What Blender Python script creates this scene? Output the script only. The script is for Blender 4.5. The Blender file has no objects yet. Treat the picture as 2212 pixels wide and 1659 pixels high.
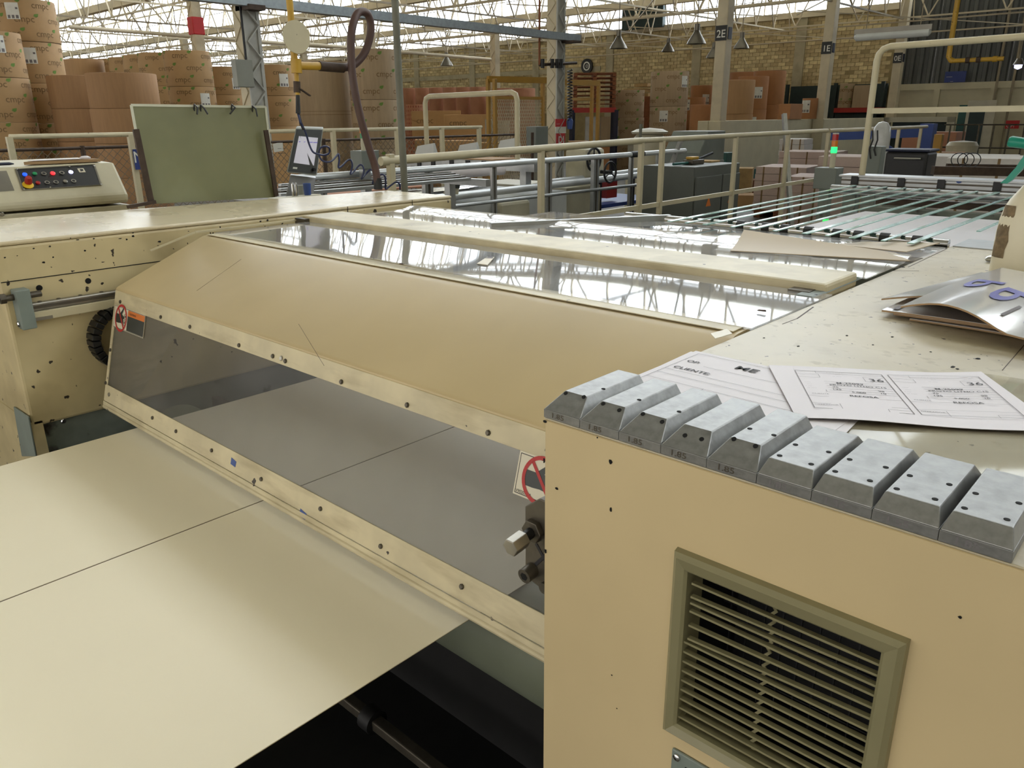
import bpy, math, random
from mathutils import Vector, Matrix
random.seed(7)

# ------------------------------------------------------------------ camera, world, exposure
SC = bpy.context.scene
COL = SC.collection
F_PX, IMG_W, IMG_H = 1690.0, 2212.0, 1659.0
YAW, PITCH, ROLL = math.radians(-42.76537752), math.radians(-18.80389016), math.radians(-0.51997423)
CAM = Vector((0.0, 0.0, 1.6))
_f = Vector((math.sin(YAW) * math.cos(PITCH), math.cos(YAW) * math.cos(PITCH), math.sin(PITCH)))
_r = Vector((math.cos(YAW), -math.sin(YAW), 0.0))
_u = _r.cross(_f)
C_R = math.cos(ROLL) * _r + math.sin(ROLL) * _u
C_U = -math.sin(ROLL) * _r + math.cos(ROLL) * _u
C_F = _f
camd = bpy.data.cameras.new('camera')
camd.sensor_width = 36.0
camd.lens = F_PX / IMG_W * 36.0
camd.clip_start = 0.02
camd.clip_end = 300
cam = bpy.data.objects.new('camera', camd)
COL.objects.link(cam)
m3 = Matrix((C_R, C_U, -C_F)).transposed()
cam.matrix_world = Matrix.Translation(CAM) @ m3.to_4x4()
SC.camera = cam

world = bpy.data.worlds.new('overcast_sky')
SC.world = world
world.use_nodes = True
wn = world.node_tree.nodes
wn['Background'].inputs[0].default_value = (1.0, 0.96, 0.90, 1)
wn['Background'].inputs[1].default_value = 1.9
PANE_STRENGTH = 4.6
SC.view_settings.view_transform = 'Standard'
SC.view_settings.look = 'None'
SC.view_settings.gamma = 1.0
SC.view_settings.use_curve_mapping = False
SC.view_settings.exposure = 0.3
SC.cycles.use_denoising = True
SC.cycles.use_light_tree = False
SC.cycles.max_bounces = 5
SC.cycles.diffuse_bounces = 3
SC.cycles.glossy_bounces = 3
SC.cycles.use_adaptive_sampling = True
SC.cycles.adaptive_threshold = 0.06
SC.cycles.adaptive_min_samples = 16
SC.cycles.transparent_max_bounces = 12
SC.cycles.caustics_reflective = False
SC.cycles.caustics_refractive = False
SC.cycles.sample_clamp_indirect = 6.0

# a pixel of the photograph taken as a sight line; a point is fixed by the plane it lies on
def ray(px, py):
    return (px - IMG_W / 2) / F_PX * C_R - (py - IMG_H / 2) / F_PX * C_U + C_F
def atX(px, py, x):
    d = ray(px, py); return CAM + d * (x / d.x)
def atY(px, py, y):
    d = ray(px, py); return CAM + d * (y / d.y)
def atZ(px, py, z):
    d = ray(px, py); return CAM + d * ((z - CAM.z) / d.z)
def atD(px, py, dep):
    return CAM + ray(px, py) * dep
def base(px, dep, z=0.0):
    p = atD(px, 236, dep); p.z = z; return p
V = Vector

# ------------------------------------------------------------------ materials
def lin(c):
    return tuple(((v / 255.0) / 12.92 if v / 255.0 <= 0.04045 else ((v / 255.0 + 0.055) / 1.055) ** 2.4) for v in c)
MATS = {}
def mat(name, col, rough=0.5, metal=0.0, var=0.06, scale=5.0, bump=0.0, bscale=80.0, spots=None, grime=None,
        coat=0.0, emit=None, estr=0.0, stretch=None, rvar=0.0, spec=0.5):
    m = bpy.data.materials.new(name); m.use_nodes = True
    nt = m.node_tree; N = nt.nodes; L = nt.links
    b = N['Principled BSDF']
    c = lin(col)
    b.inputs['Roughness'].default_value = rough
    b.inputs['Metallic'].default_value = metal
    b.inputs['Specular IOR Level'].default_value = spec
    if coat:
        b.inputs['Coat Weight'].default_value = coat
        b.inputs['Coat Roughness'].default_value = 0.08
    tc = N.new('ShaderNodeTexCoord')
    vec = tc.outputs['Object']
    if stretch:
        mp = N.new('ShaderNodeMapping'); mp.inputs['Scale'].default_value = stretch
        L.new(vec, mp.inputs[0]); vec = mp.outputs[0]
    nz = N.new('ShaderNodeTexNoise'); nz.inputs['Scale'].default_value = scale
    nz.inputs['Detail'].default_value = 3; nz.inputs['Roughness'].default_value = 0.62
    L.new(vec, nz.inputs['Vector'])
    cr = N.new('ShaderNodeValToRGB')
    lo = tuple(max(0, v * (1 - var * 1.6)) for v in c) + (1,)
    hi = tuple(min(1, v * (1 + var * 1.6)) for v in c) + (1,)
    cr.color_ramp.elements[0].position = 0.3; cr.color_ramp.elements[0].color = lo
    cr.color_ramp.elements[1].position = 0.7; cr.color_ramp.elements[1].color = hi
    L.new(nz.outputs['Fac'], cr.inputs[0])
    out = cr.outputs[0]
    def layer(out, colr, sc, t0, t1, det=4.0, amt=1.0, st=None):
        n2 = N.new('ShaderNodeTexNoise'); n2.inputs['Scale'].default_value = sc; n2.inputs['Detail'].default_value = min(det, 4)
        v2 = tc.outputs['Object']
        if st:
            mp2 = N.new('ShaderNodeMapping'); mp2.inputs['Scale'].default_value = st
            L.new(v2, mp2.inputs[0]); v2 = mp2.outputs[0]
        L.new(v2, n2.inputs['Vector'])
        mr = N.new('ShaderNodeMapRange'); mr.inputs['From Min'].default_value = t0; mr.inputs['From Max'].default_value = t1
        mr.inputs['To Max'].default_value = amt
        L.new(n2.outputs['Fac'], mr.inputs['Value'])
        mx = N.new('ShaderNodeMix'); mx.data_type = 'RGBA'
        L.new(mr.outputs[0], mx.inputs['Factor']); L.new(out, mx.inputs['A'])
        mx.inputs['B'].default_value = lin(colr) + (1,)
        return mx.outputs['Result']
    if grime:
        for g in grime: out = layer(out, *g)
    if spots:
        for s in spots: out = layer(out, *s)
    L.new(out, b.inputs['Base Color'])
    if rvar:
        mr = N.new('ShaderNodeMapRange'); mr.inputs['To Min'].default_value = max(0.02, rough - rvar); mr.inputs['To Max'].default_value = rough + rvar
        L.new(nz.outputs['Fac'], mr.inputs['Value']); L.new(mr.outputs[0], b.inputs['Roughness'])
    if bump:
        n3 = N.new('ShaderNodeTexNoise'); n3.inputs['Scale'].default_value = bscale; n3.inputs['Detail'].default_value = 4
        L.new(vec, n3.inputs['Vector'])
        bp = N.new('ShaderNodeBump'); bp.inputs['Strength'].default_value = bump; bp.inputs['Distance'].default_value = 0.004
        L.new(n3.outputs['Fac'], bp.inputs['Height']); L.new(bp.outputs[0], b.inputs['Normal'])
    if emit:
        b.inputs['Emission Color'].default_value = lin(emit) + (1,)
        b.inputs['Emission Strength'].default_value = estr
    MATS[name] = m
    return m

def acrylic(name, tint, haze, amount, rough=0.04, ior=1.49):
    """clear plastic sheet: part tinted see-through, part dusty haze, with a glossy skin"""
    m = bpy.data.materials.new(name); m.use_nodes = True
    nt = m.node_tree; N = nt.nodes; L = nt.links
    b = N['Principled BSDF']; out = N['Material Output']
    b.inputs['Roughness'].default_value = rough
    b.inputs['IOR'].default_value = ior
    tc = N.new('ShaderNodeTexCoord')
    nz = N.new('ShaderNodeTexNoise'); nz.inputs['Scale'].default_value = 3.5; nz.inputs['Detail'].default_value = 5
    L.new(tc.outputs['Object'], nz.inputs['Vector'])
    cr = N.new('ShaderNodeValToRGB')
    h = lin(haze)
    cr.color_ramp.elements[0].position = 0.3; cr.color_ramp.elements[0].color = tuple(v * 0.88 for v in h) + (1,)
    cr.color_ramp.elements[1].position = 0.7; cr.color_ramp.elements[1].color = tuple(min(1, v * 1.1) for v in h) + (1,)
    L.new(nz.outputs['Fac'], cr.inputs[0]); L.new(cr.outputs[0], b.inputs['Base Color'])
    tr = N.new('ShaderNodeBsdfTransparent'); tr.inputs[0].default_value = lin(tint) + (1,)
    gl = N.new('ShaderNodeBsdfGlossy'); gl.inputs['Roughness'].default_value = rough
    fr = N.new('ShaderNodeFresnel'); fr.inputs['IOR'].default_value = ior
    ge = N.new('ShaderNodeNewGeometry'); om = N.new('ShaderNodeMath'); om.operation = 'SUBTRACT'; om.inputs[0].default_value = 1.0
    L.new(ge.outputs['Backfacing'], om.inputs[1]); mu = N.new('ShaderNodeMath'); mu.operation = 'MULTIPLY'
    L.new(fr.outputs[0], mu.inputs[0]); L.new(om.outputs[0], mu.inputs[1])      # the skin shines on its outer face only
    mg = N.new('ShaderNodeMixShader'); L.new(mu.outputs[0], mg.inputs[0]); L.new(tr.outputs[0], mg.inputs[1]); L.new(gl.outputs[0], mg.inputs[2])
    mr = N.new('ShaderNodeMapRange'); mr.inputs['From Min'].default_value = 0.25; mr.inputs['From Max'].default_value = 0.75
    mr.inputs['To Min'].default_value = amount - 0.06; mr.inputs['To Max'].default_value = amount + 0.06
    L.new(nz.outputs['Fac'], mr.inputs['Value'])
    mx = N.new('ShaderNodeMixShader'); L.new(mr.outputs[0], mx.inputs[0]); L.new(mg.outputs[0], mx.inputs[1]); L.new(b.outputs[0], mx.inputs[2])
    L.new(mx.outputs[0], out.inputs['Surface'])
    MATS[name] = m
    return m

DK = (48, 40, 34)
mat('hood_paint', (198, 178, 136), 0.31, var=0.05, scale=2.2, grime=[((190, 168, 120), 1.6, .45, .75, 4, .5)], spots=[(DK, 26, .78, .80, 2)], spec=.45)
mat('hood_band', (206, 194, 160), 0.42, var=0.08, scale=9, grime=[((150, 134, 98), 6, .5, .75, 6, .6, (1, 1, 5))], spots=[(DK, 40, .73, .75, 2)])
mat('frame_paint', (208, 188, 146), 0.5, var=0.04, scale=2.5, spots=[(DK, 22, .79, .805, 2)], spec=.35)
mat('frame_top', (196, 186, 162), 0.4, var=0.07, scale=5, rvar=.1, grime=[((178, 164, 130), 3.2, .52, .72, 6, .7), ((160, 148, 120), 40, .6, .7, 3, .55), ((140, 124, 92), 9, .60, .72, 6, .5)], spots=[(DK, 70, .715, .73, 2)])
mat('left_paint', (204, 188, 146), 0.4, var=0.07, scale=5, grime=[((140, 122, 84), 4, .52, .78, 6, .7)], spots=[(DK, 34, .69, .71, 2.5)])
mat('left_top', (214, 200, 168), 0.28, var=0.05, scale=4, rvar=.08, grime=[((190, 172, 130), 3, .5, .75, 5, .6)])
mat('grey_green', (122, 132, 126), 0.5, var=0.08, scale=7, spots=[(DK, 30, .68, .72, 4)])
mat('dark_green_grey', (118, 124, 114), 0.55, var=0.15, scale=7, spots=[(DK, 12, .6, .7, 5)])
mat('roller_grey', (124, 130, 112), 0.45, var=0.07, scale=5, spots=[(DK, 18, .72, .75, 3)])
mat('shade_black', (16, 15, 15), 0.6, var=0.3, scale=9)  # near-black colour standing in for the deep shade under the machine
mat('steel_dark', (92, 86, 76), 0.42, 0.6, var=0.15, scale=16)
mat('steel', (158, 154, 146), 0.32, 0.85, var=0.12, scale=14)
mat('chrome', (200, 200, 200), 0.12, 1.0, var=0.03)
mat('alu_block', (140, 140, 138), 0.36, 0.55, var=0.10, scale=70, rvar=.1, grime=[((112, 112, 110), 50, .48, .72, 5, .7)], bump=.04, bscale=260)
mat('alu_side', (128, 128, 126), 0.42, 0.6, var=0.14, scale=50, bump=.1, bscale=220)
mat('alu_profile', (172, 174, 174), 0.34, 0.75, var=0.05, scale=20)
mat('white_tube', (212, 216, 218), 0.3, 0.3, var=0.04, scale=10)
mat('grille_olive', (138, 132, 100), 0.38, var=0.05, scale=8)
mat('black_plastic', (22, 22, 24), 0.45, var=0.12, scale=12)
mat('black', (10, 10, 11), 0.6, var=0.1)
mat('dark_hole', (8, 7, 6), 0.9, var=0.1)
mat('card_white', (252, 242, 216), 0.5, var=0.012, scale=1.2, spec=.4)
mat('card_edge', (120, 98, 72), 0.8)
mat('paper', (226, 220, 224), 0.55, var=0.015, scale=3)
mat('paper_warm', (222, 210, 186), 0.45, var=0.03, scale=3)
mat('gloss_carton', (206, 204, 202), 0.16, var=0.03, scale=4, coat=.4)
mat('carton_kraft', (164, 134, 98), 0.75, var=0.06, scale=9)
mat('buff_board', (186, 168, 138), 0.5, var=0.03, scale=3)
mat('ink', (38, 36, 40), 0.7, var=0.03)
mat('ink_grey', (120, 116, 118), 0.7, var=0.03)
mat('ink_purple', (84, 84, 166), 0.4, var=0.05)
mat('red_print', (186, 44, 42), 0.5, var=0.03)
mat('orange_print', (214, 116, 40), 0.5, var=0.05)
mat('sticker_white', (222, 214, 192), 0.4, var=0.03)
mat('sticker_dark', (44, 48, 46), 0.4, var=0.05)
mat('blue_paint', (58, 84, 150), 0.5, var=0.05)
mat('tape_silver', (170, 170, 172), 0.3, .4)
mat('tape_brown', (118, 100, 72), 0.6, var=0.25, scale=60)
mat('bottle', (222, 214, 188), 0.38, var=0.03, scale=6)
mat('trigger_green', (0, 134, 112), 0.34, var=0.04)
acrylic('smoked_window', (232, 232, 234), (152, 148, 144), 0.15, 0.12, 1.14)
acrylic('clear_cover', (253, 253, 252), (222, 221, 222), 0.27, 0.03, 1.42)
acrylic('clear_film', (246, 246, 244), (222, 212, 190), 0.14, 0.05, 1.22)
mat('kraft', (180, 142, 100), 0.72, var=0.04, scale=3, stretch=(6, 6, .6))
mat('kraft_dark', (164, 126, 88), 0.75, var=0.05, scale=3, stretch=(6, 6, .6))
mat('kraft_print', (182, 148, 104), 0.7, var=0.04, scale=3)
mat('kraft_pink', (182, 128, 98), 0.75, var=0.05, scale=3)
mat('kraft_grey', (176, 154, 124), 0.72, var=0.05, scale=3, stretch=(5, 5, .5))
mat('kraft_orange', (178, 126, 84), 0.75, var=0.05, scale=3)
mat('box_board', (190, 152, 104), 0.75, var=0.05, scale=3)
mat('print_grey', (134, 108, 74), 0.8, var=0.03)
mat('print_green', (110, 142, 66), 0.8, var=0.05)
mat('print_red', (150, 78, 62), 0.8, var=0.05)
mat('cream_rail', (198, 188, 156), 0.42, var=0.05, scale=6, spots=[(DK, 26, .73, .76, 3)])
mat('cream_machine', (194, 188, 164), 0.45, var=0.05, scale=5)
mat('white_machine', (196, 198, 196), 0.5, var=0.04, scale=4)
mat('desk_paint', (196, 188, 160), 0.42, var=0.05, scale=6, grime=[((150, 138, 104), 5, .55, .8, 5, .5)])
mat('hmi_body', (142, 144, 136), 0.45, var=0.04)
mat('hmi_front', (66, 68, 66), 0.4, var=0.04)
mat('cabinet_grey', (92, 96, 90), 0.5, var=0.05, scale=4)
mat('box_grey', (116, 122, 116), 0.5, var=0.05)
mat('board_green', (124, 124, 88), 0.4, var=0.06, scale=4, grime=[((160, 164, 134), 2.5, .56, .8, 6, .5)])
mat('board_edge', (206, 206, 186), 0.5)
mat('rust_steel', (74, 60, 50), 0.6, .4, var=0.15, scale=20)
mat('fence_wire', (128, 116, 98), 0.6, .3, var=0.1)
mat('hose_brown', (84, 62, 56), 0.5, var=0.08)
mat('hose_blue', (38, 46, 84), 0.4, var=0.05)
mat('hose_black', (28, 28, 30), 0.5)
mat('pipe_yellow', (190, 150, 48), 0.45, var=0.08, scale=10, spots=[(DK, 20, .68, .72, 3)])
mat('gate_yellow', (166, 126, 44), 0.5, var=0.06)
mat('pipe_grey', (112, 112, 98), 0.5, var=0.08, scale=8)
mat('brick_a', (200, 182, 138), 0.85, var=0.12, scale=9)
mat('brick_b', (184, 164, 122), 0.85, var=0.12, scale=9)
mat('brick_c', (216, 198, 150), 0.85, var=0.12, scale=9)
mat('mortar', (156, 140, 102), 0.95, var=0.08)
mat('concrete', (176, 166, 138), 0.85, var=0.06, scale=3, grime=[((140, 130, 104), 2.5, .5, .75, 6, .6)])
mat('concrete_white', (206, 198, 170), 0.8, var=0.05, scale=2, grime=[((160, 150, 124), 2, .55, .8, 6, .5)])
mat('column_paint', (208, 196, 168), 0.6, var=0.05, scale=3, grime=[((150, 136, 108), 2.5, .55, .8, 6, .5)])
mat('column_grey', (178, 178, 172), 0.5, .2, var=0.05, scale=6)
mat('truss_paint', (206, 194, 168), 0.6, var=0.06, scale=2)
mat('truss_dark', (150, 138, 116), 0.6, var=0.1, scale=2)
mat('galvanised', (150, 158, 162), 0.4, .6, var=0.08, scale=20)
mat('corrugated', (92, 94, 92), 0.6, .2, var=0.08, scale=2)
mat('roof_panel', (196, 188, 166), 0.8, var=0.05)
mat('floor', (98, 96, 90), 0.55, var=0.12, scale=1.2, grime=[((70, 66, 60), 1.5, .5, .75, 5, .6)])
mat('teal_paint', (24, 84, 78), 0.5, var=0.08)
mat('dark_teal', (34, 52, 52), 0.6, var=0.1)
mat('red_steel', (166, 44, 36), 0.5, var=0.05)
mat('pallet_wood', (136, 84, 54), 0.8, var=0.12, scale=12)
mat('wood_pale', (190, 160, 112), 0.8, var=0.08, scale=10)
mat('pink_stack', (206, 184, 174), 0.7, var=0.05, scale=30, stretch=(1, 1, 8))
mat('white_stack', (218, 214, 210), 0.6, var=0.05, scale=20, stretch=(1, 1, 8))
mat('rack_blue', (40, 68, 138), 0.5, var=0.06)
mat('navy', (30, 36, 60), 0.5, var=0.06)
mat('lamp_glass', (196, 200, 196), 0.2, var=0.05)
mat('lamp_metal', (120, 116, 106), 0.35, .5, var=0.08)
mat('strip_glass', (150, 196, 186), 0.14, var=0.05, coat=.4)
mat('sign_black', (32, 34, 34), 0.5)
mat('sign_white', (224, 224, 216), 0.5)
mat('sign_blue', (36, 54, 120), 0.5)
mat('sign_red', (196, 40, 44), 0.5)
mat('plastic_wrap', (196, 198, 198), 0.25, var=0.06, scale=9)
mat('brushed_floor', (86, 84, 80), 0.5)
mat('led_green', (60, 230, 110), 0.4, emit=(30, 255, 110), estr=1.6)
mat('lens_green', (30, 150, 90), 0.3)
mat('lens_orange', (226, 130, 30), 0.3)
mat('lens_red', (176, 36, 34), 0.3)
mat('led_red', (230, 60, 60), 0.3, emit=(255, 40, 50), estr=1.5)
mat('led_blue', (40, 90, 220), 0.3, emit=(30, 90, 255), estr=.9)
mat('led_white', (220, 220, 250), 0.3, emit=(210, 210, 255), estr=1.6)
mat('screen', (180, 180, 188), 0.25, emit=(186, 182, 190), estr=.42)
mat('screen_text', (110, 100, 180), 0.3, emit=(110, 100, 190), estr=.3)
mat('estop_yellow', (226, 186, 40), 0.4)
mat('estop_red', (170, 40, 34), 0.35)
pane = mat('daylit_pane', (236, 244, 244), 0.4, emit=(236, 245, 255), estr=PANE_STRENGTH)

# ------------------------------------------------------------------ mesh helpers
ORG = {}
class MB:
    """collects shapes given in world (or local) metres; build() links them as one mesh object"""
    def __init__(self): self.v = []; self.f = []
    def add(self, vs, fs):
        o = len(self.v); self.v += [tuple(p) for p in vs]; self.f += [tuple(i + o for i in f) for f in fs]; return self
    def box(self, a, b):
        x0, y0, z0 = (min(a[i], b[i]) for i in range(3)); x1, y1, z1 = (max(a[i], b[i]) for i in range(3))
        return self.add([(x0, y0, z0), (x1, y0, z0), (x1, y1, z0), (x0, y1, z0), (x0, y0, z1), (x1, y0, z1), (x1, y1, z1), (x0, y1, z1)],
                        [(0, 3, 2, 1), (4, 5, 6, 7), (0, 1, 5, 4), (1, 2, 6, 5), (2, 3, 7, 6), (3, 0, 4, 7)])
    def hexa(self, lo, hi):
        """8-corner block: four bottom points, four top points (same winding)"""
        return self.add(list(lo) + list(hi), [(0, 3, 2, 1), (4, 5, 6, 7), (0, 1, 5, 4), (1, 2, 6, 5), (2, 3, 7, 6), (3, 0, 4, 7)])
    def bar(self, p0, p1, w, h=None, up=(0, 0, 1)):
        p0, p1 = V(p0), V(p1); d = (p1 - p0).normalized(); h = h or w
        u = V(up)
        if abs(d.dot(u)) > 0.98: u = V((0, 1, 0)) if abs(d.y) < 0.9 else V((1, 0, 0))
        s = d.cross(u).normalized() * (w / 2); t = s.normalized().cross(d) * (h / 2)
        return self.add([p0 - s - t, p0 + s - t, p0 + s + t, p0 - s + t, p1 - s - t, p1 + s - t, p1 + s + t, p1 - s + t],
                        [(0, 3, 2, 1), (4, 5, 6, 7), (0, 1, 5, 4), (1, 2, 6, 5), (2, 3, 7, 6), (3, 0, 4, 7)])
    def tube(self, pts, r, n=10, cap=True):
        pts = [V(p) for p in pts]; rs = r if isinstance(r, (list, tuple)) else [r] * len(pts)
        rings = []; prev = None
        for i, p in enumerate(pts):
            d = (pts[min(i + 1, len(pts) - 1)] - pts[max(i - 1, 0)]).normalized()
            if prev is None:
                a = V((0, 0, 1)) if abs(d.z) < 0.9 else V((1, 0, 0))
                u = d.cross(a).normalized()
            else:
                u = (prev - d * prev.dot(d)).normalized()
            prev = u; w = d.cross(u)
            rings.append([p + (u * math.cos(2 * math.pi * k / n) + w * math.sin(2 * math.pi * k / n)) * rs[i] for k in range(n)])
        vs = [q for g in rings for q in g]; fs = []
        for i in range(len(pts) - 1):
            for k in range(n):
                fs.append((i * n + k, i * n + (k + 1) % n, (i + 1) * n + (k + 1) % n, (i + 1) * n + k))
        if cap: fs += [tuple(reversed(range(n))), tuple((len(pts) - 1) * n + k for k in range(n))]
        return self.add(vs, fs)
    def lathe(self, prof, n=20, c=(0, 0, 0)):
        vs = []; fs = []
        for (r, z) in prof:
            for k in range(n):
                a = 2 * math.pi * k / n; vs.append((c[0] + r * math.cos(a), c[1] + r * math.sin(a), c[2] + z))
        for i in range(len(prof) - 1):
            for k in range(n):
                fs.append((i * n + k, i * n + (k + 1) % n, (i + 1) * n + (k + 1) % n, (i + 1) * n + k))
        if prof[0][0] > 1e-5: fs.append(tuple(reversed(range(n))))
        if prof[-1][0] > 1e-5: fs.append(tuple((len(prof) - 1) * n + k for k in range(n)))
        return self.add(vs, fs)
    def prism(self, poly, off):
        """polygon (3D points) pushed along a vector"""
        n = len(poly); off = V(off); a = [V(p) for p in poly]; b = [p + off for p in a]
        return self.add(a + b, [tuple(reversed(range(n))), tuple(range(n, 2 * n))] + [(i, (i + 1) % n, n + (i + 1) % n, n + i) for i in range(n)])
    def sheet(self, grid, th=0.0015):
        """grid of points [row][col] made into a thin solid sheet"""
        R = len(grid); Cn = len(grid[0]); top = [V(p) for row in grid for p in row]
        bot = [p - V((0, 0, th)) for p in top]; fs = []; N0 = R * Cn
        for i in range(R - 1):
            for j in range(Cn - 1):
                a, b, c, d = i * Cn + j, i * Cn + j + 1, (i + 1) * Cn + j + 1, (i + 1) * Cn + j
                fs.append((a, b, c, d)); fs.append((N0 + d, N0 + c, N0 + b, N0 + a))
        edge = [j for j in range(Cn)] + [i * Cn + Cn - 1 for i in range(1, R)] + [(R - 1) * Cn + j for j in range(Cn - 2, -1, -1)] + [i * Cn for i in range(R - 2, 0, -1)]
        for k in range(len(edge)):
            a, b = edge[k], edge[(k + 1) % len(edge)]; fs.append((b, a, N0 + a, N0 + b))
        return self.add(top + bot, fs)
    def build(self, name, mt, parent=None, smooth=False, bevel=0.0, origin=None, flat_angle=35, seg=2):
        if parent is not None: o = ORG.get(parent.name, V((0, 0, 0)))
        elif origin is not None: o = V(origin)
        else:
            xs = [p[0] for p in self.v]; ys = [p[1] for p in self.v]; zs = [p[2] for p in self.v]
            o = V(((min(xs) + max(xs)) / 2, (min(ys) + max(ys)) / 2, min(zs)))
        me = bpy.data.meshes.new(name)
        me.from_pydata([(p[0] - o.x, p[1] - o.y, p[2] - o.z) for p in self.v], [], self.f)
        me.materials.append(MATS[mt] if isinstance(mt, str) else mt)
        import bmesh
        bm = bmesh.new(); bm.from_mesh(me); bmesh.ops.recalc_face_normals(bm, faces=bm.faces); bm.to_mesh(me); bm.free()
        if smooth:
            me.polygons.foreach_set('use_smooth', [True] * len(me.polygons))
            me.set_sharp_from_angle(angle=math.radians(flat_angle))
        ob = bpy.data.objects.new(name, me); COL.objects.link(ob)
        if parent is not None: ob.parent = parent
        else: ob.location = o
        ORG[ob.name] = o
        if bevel:
            bv = ob.modifiers.new('bevel', 'BEVEL'); bv.width = bevel; bv.segments = seg; bv.limit_method = 'ANGLE'; bv.angle_limit = math.radians(40)
        return ob
def tag(o, label=None, cat=None, group=None, kind=None):
    if label: o['label'] = label
    if cat: o['category'] = cat
    if group: o['group'] = group
    if kind: o['kind'] = kind
    return o
def empty(name, loc, label=None, cat=None, group=None, kind=None):
    o = bpy.data.objects.new(name, None); COL.objects.link(o); o.location = loc; o.empty_display_size = .05
    ORG[o.name] = V(loc)
    return tag(o, label, cat, group, kind)
def copy_tree(o, parent=None):
    c = o.copy(); COL.objects.link(c); c.parent = parent
    ORG[c.name] = ORG.get(o.name, V((0, 0, 0)))
    for ch in o.children: copy_tree(ch, c)
    return c
def B(a, b): return MB().box(a, b)

# unit bar shared by every steel section that is one straight bar
_unit = {}
def bar_obj(name, p0, p1, w, mt, parent, h=None):
    key = mt
    if key not in _unit:
        me = bpy.data.meshes.new('bar_' + mt)
        me.from_pydata([(-.5, -.5, 0), (.5, -.5, 0), (.5, .5, 0), (-.5, .5, 0), (-.5, -.5, 1), (.5, -.5, 1), (.5, .5, 1), (-.5, .5, 1)], [],
                       [(0, 3, 2, 1), (4, 5, 6, 7), (0, 1, 5, 4), (1, 2, 6, 5), (2, 3, 7, 6), (3, 0, 4, 7)])
        me.materials.append(MATS[mt]); _unit[key] = me
    p0, p1 = V(p0), V(p1); d = p1 - p0; ln = d.length; z = d / ln
    a = V((0, 0, 1)) if abs(z.z) < 0.95 else V((0, 1, 0))
    x = a.cross(z).normalized(); y = z.cross(x)
    o = bpy.data.objects.new(name, _unit[key]); COL.objects.link(o)
    org = ORG.get(parent.name, V((0, 0, 0))) if parent is not None else V((0, 0, 0))
    if parent is not None: o.parent = parent
    M = Matrix((x * w, y * (h or w), z * ln)).transposed().to_4x4()
    o.matrix_local = Matrix.Translation(p0 - org) @ M
    return o

# flat lettering: outline text turned into mesh
_txt = {}
def text_geo(s, size=1.0, bold=0.0, align='LEFT'):
    k = (s, bold, align)
    if k not in _txt:
        cu = bpy.data.curves.new('t', 'FONT'); cu.body = s; cu.size = 1.0; cu.resolution_u = 3; cu.offset = bold
        cu.align_x = align
        ob = bpy.data.objects.new('t', cu); COL.objects.link(ob)
        me = bpy.data.meshes.new_from_object(ob.evaluated_get(bpy.context.evaluated_depsgraph_get()))
        _txt[k] = ([tuple(p.co) for p in me.vertices], [tuple(p.vertices) for p in me.polygons])
        bpy.data.objects.remove(ob); bpy.data.curves.remove(cu); bpy.data.meshes.remove(me)
    vs, fs = _txt[k]
    return [(x * size, y * size) for x, y, z in vs], fs
def text_on(mb, s, org, ux, uy, size, lift=None, bold=0.0, align='LEFT', sx=1.0, fn=None):
    """lettering laid on a plane: origin, reading direction, up direction; fn bends it onto a sheet"""
    org, ux, uy = V(org), V(ux).normalized(), V(uy).normalized()
    n = ux.cross(uy) * (lift if lift is not None else 0.0006)
    vs, fs = text_geo(s, size, bold, align)
    pts = [org + ux * (x * sx) + uy * y + n for x, y in vs]
    if fn: pts = [fn(p) for p in pts]
    mb.add(pts, fs); return mb
def ring_pts(c, ux, uy, r, n=28):
    return [V(c) + (V(ux) * math.cos(2 * math.pi * k / n) + V(uy) * math.sin(2 * math.pi * k / n)) * r for k in range(n)]
def annulus(mb, c, ux, uy, r0, r1, n=28):
    a = ring_pts(c, ux, uy, r0, n); b = ring_pts(c, ux, uy, r1, n)
    return mb.add(a + b, [(k, (k + 1) % n, n + (k + 1) % n, n + k) for k in range(n)])
def bolt(name, p, axis, r, parent, mt='steel_dark', h=None):
    p = V(p); a = V(axis).normalized(); h = h or r * .7
    return MB().tube([p, p + a * h * .6, p + a * h], [r, r, r * .7], 8).build(name, mt, parent)
# ------------------------------------------------------------------ the hall
WALL_Y = 27.0
COLY = [4.95, 10.27, 15.6, 20.92, 26.2]
ROWS = [-5.7, -0.37, 4.95, 10.27, 15.6, 20.92, 27.0]
SILL, HEAD = 4.75, 6.5

tag(B((-64, -14, -.12), (16, 27.4, 0)).build('floor', 'floor'), 'grey worn concrete factory floor', kind='structure')

# far wall: brick to the left of the column row, block and corrugated sheet to its right
wall = empty('wall_far', (-20, WALL_Y, 0), 'far brick wall with concrete posts and corrugated sheeting', kind='structure')
B((-64, WALL_Y, 0), (-8.9, WALL_Y + .3, SILL)).build('mortar_face', 'mortar', wall)
bricks = []
bw, bh = .27, .118
for r in range(int((SILL - 1.75) / bh)):
    z = 1.75 + r * bh
    x = -38 + (bw / 2 if r % 2 else 0)
    while x < -9.2:
        if random.random() > .012: bricks.append((x, z))
        x += bw
bricks.sort(key=lambda q: -q[0] + abs(q[1] - 3.4) * .5)
bmesh_shared = []
for k in 'abc':
    me = B((0, -.014, 0), (bw - .018, .01, bh - .014)); 
    m_ = bpy.data.meshes.new('brick'); m_.from_pydata(me.v, [], me.f); m_.materials.append(MATS['brick_' + k]); bmesh_shared.append(m_)
wo = ORG[wall.name]
far_mb = {0: MB(), 1: MB(), 2: MB()}
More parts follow.
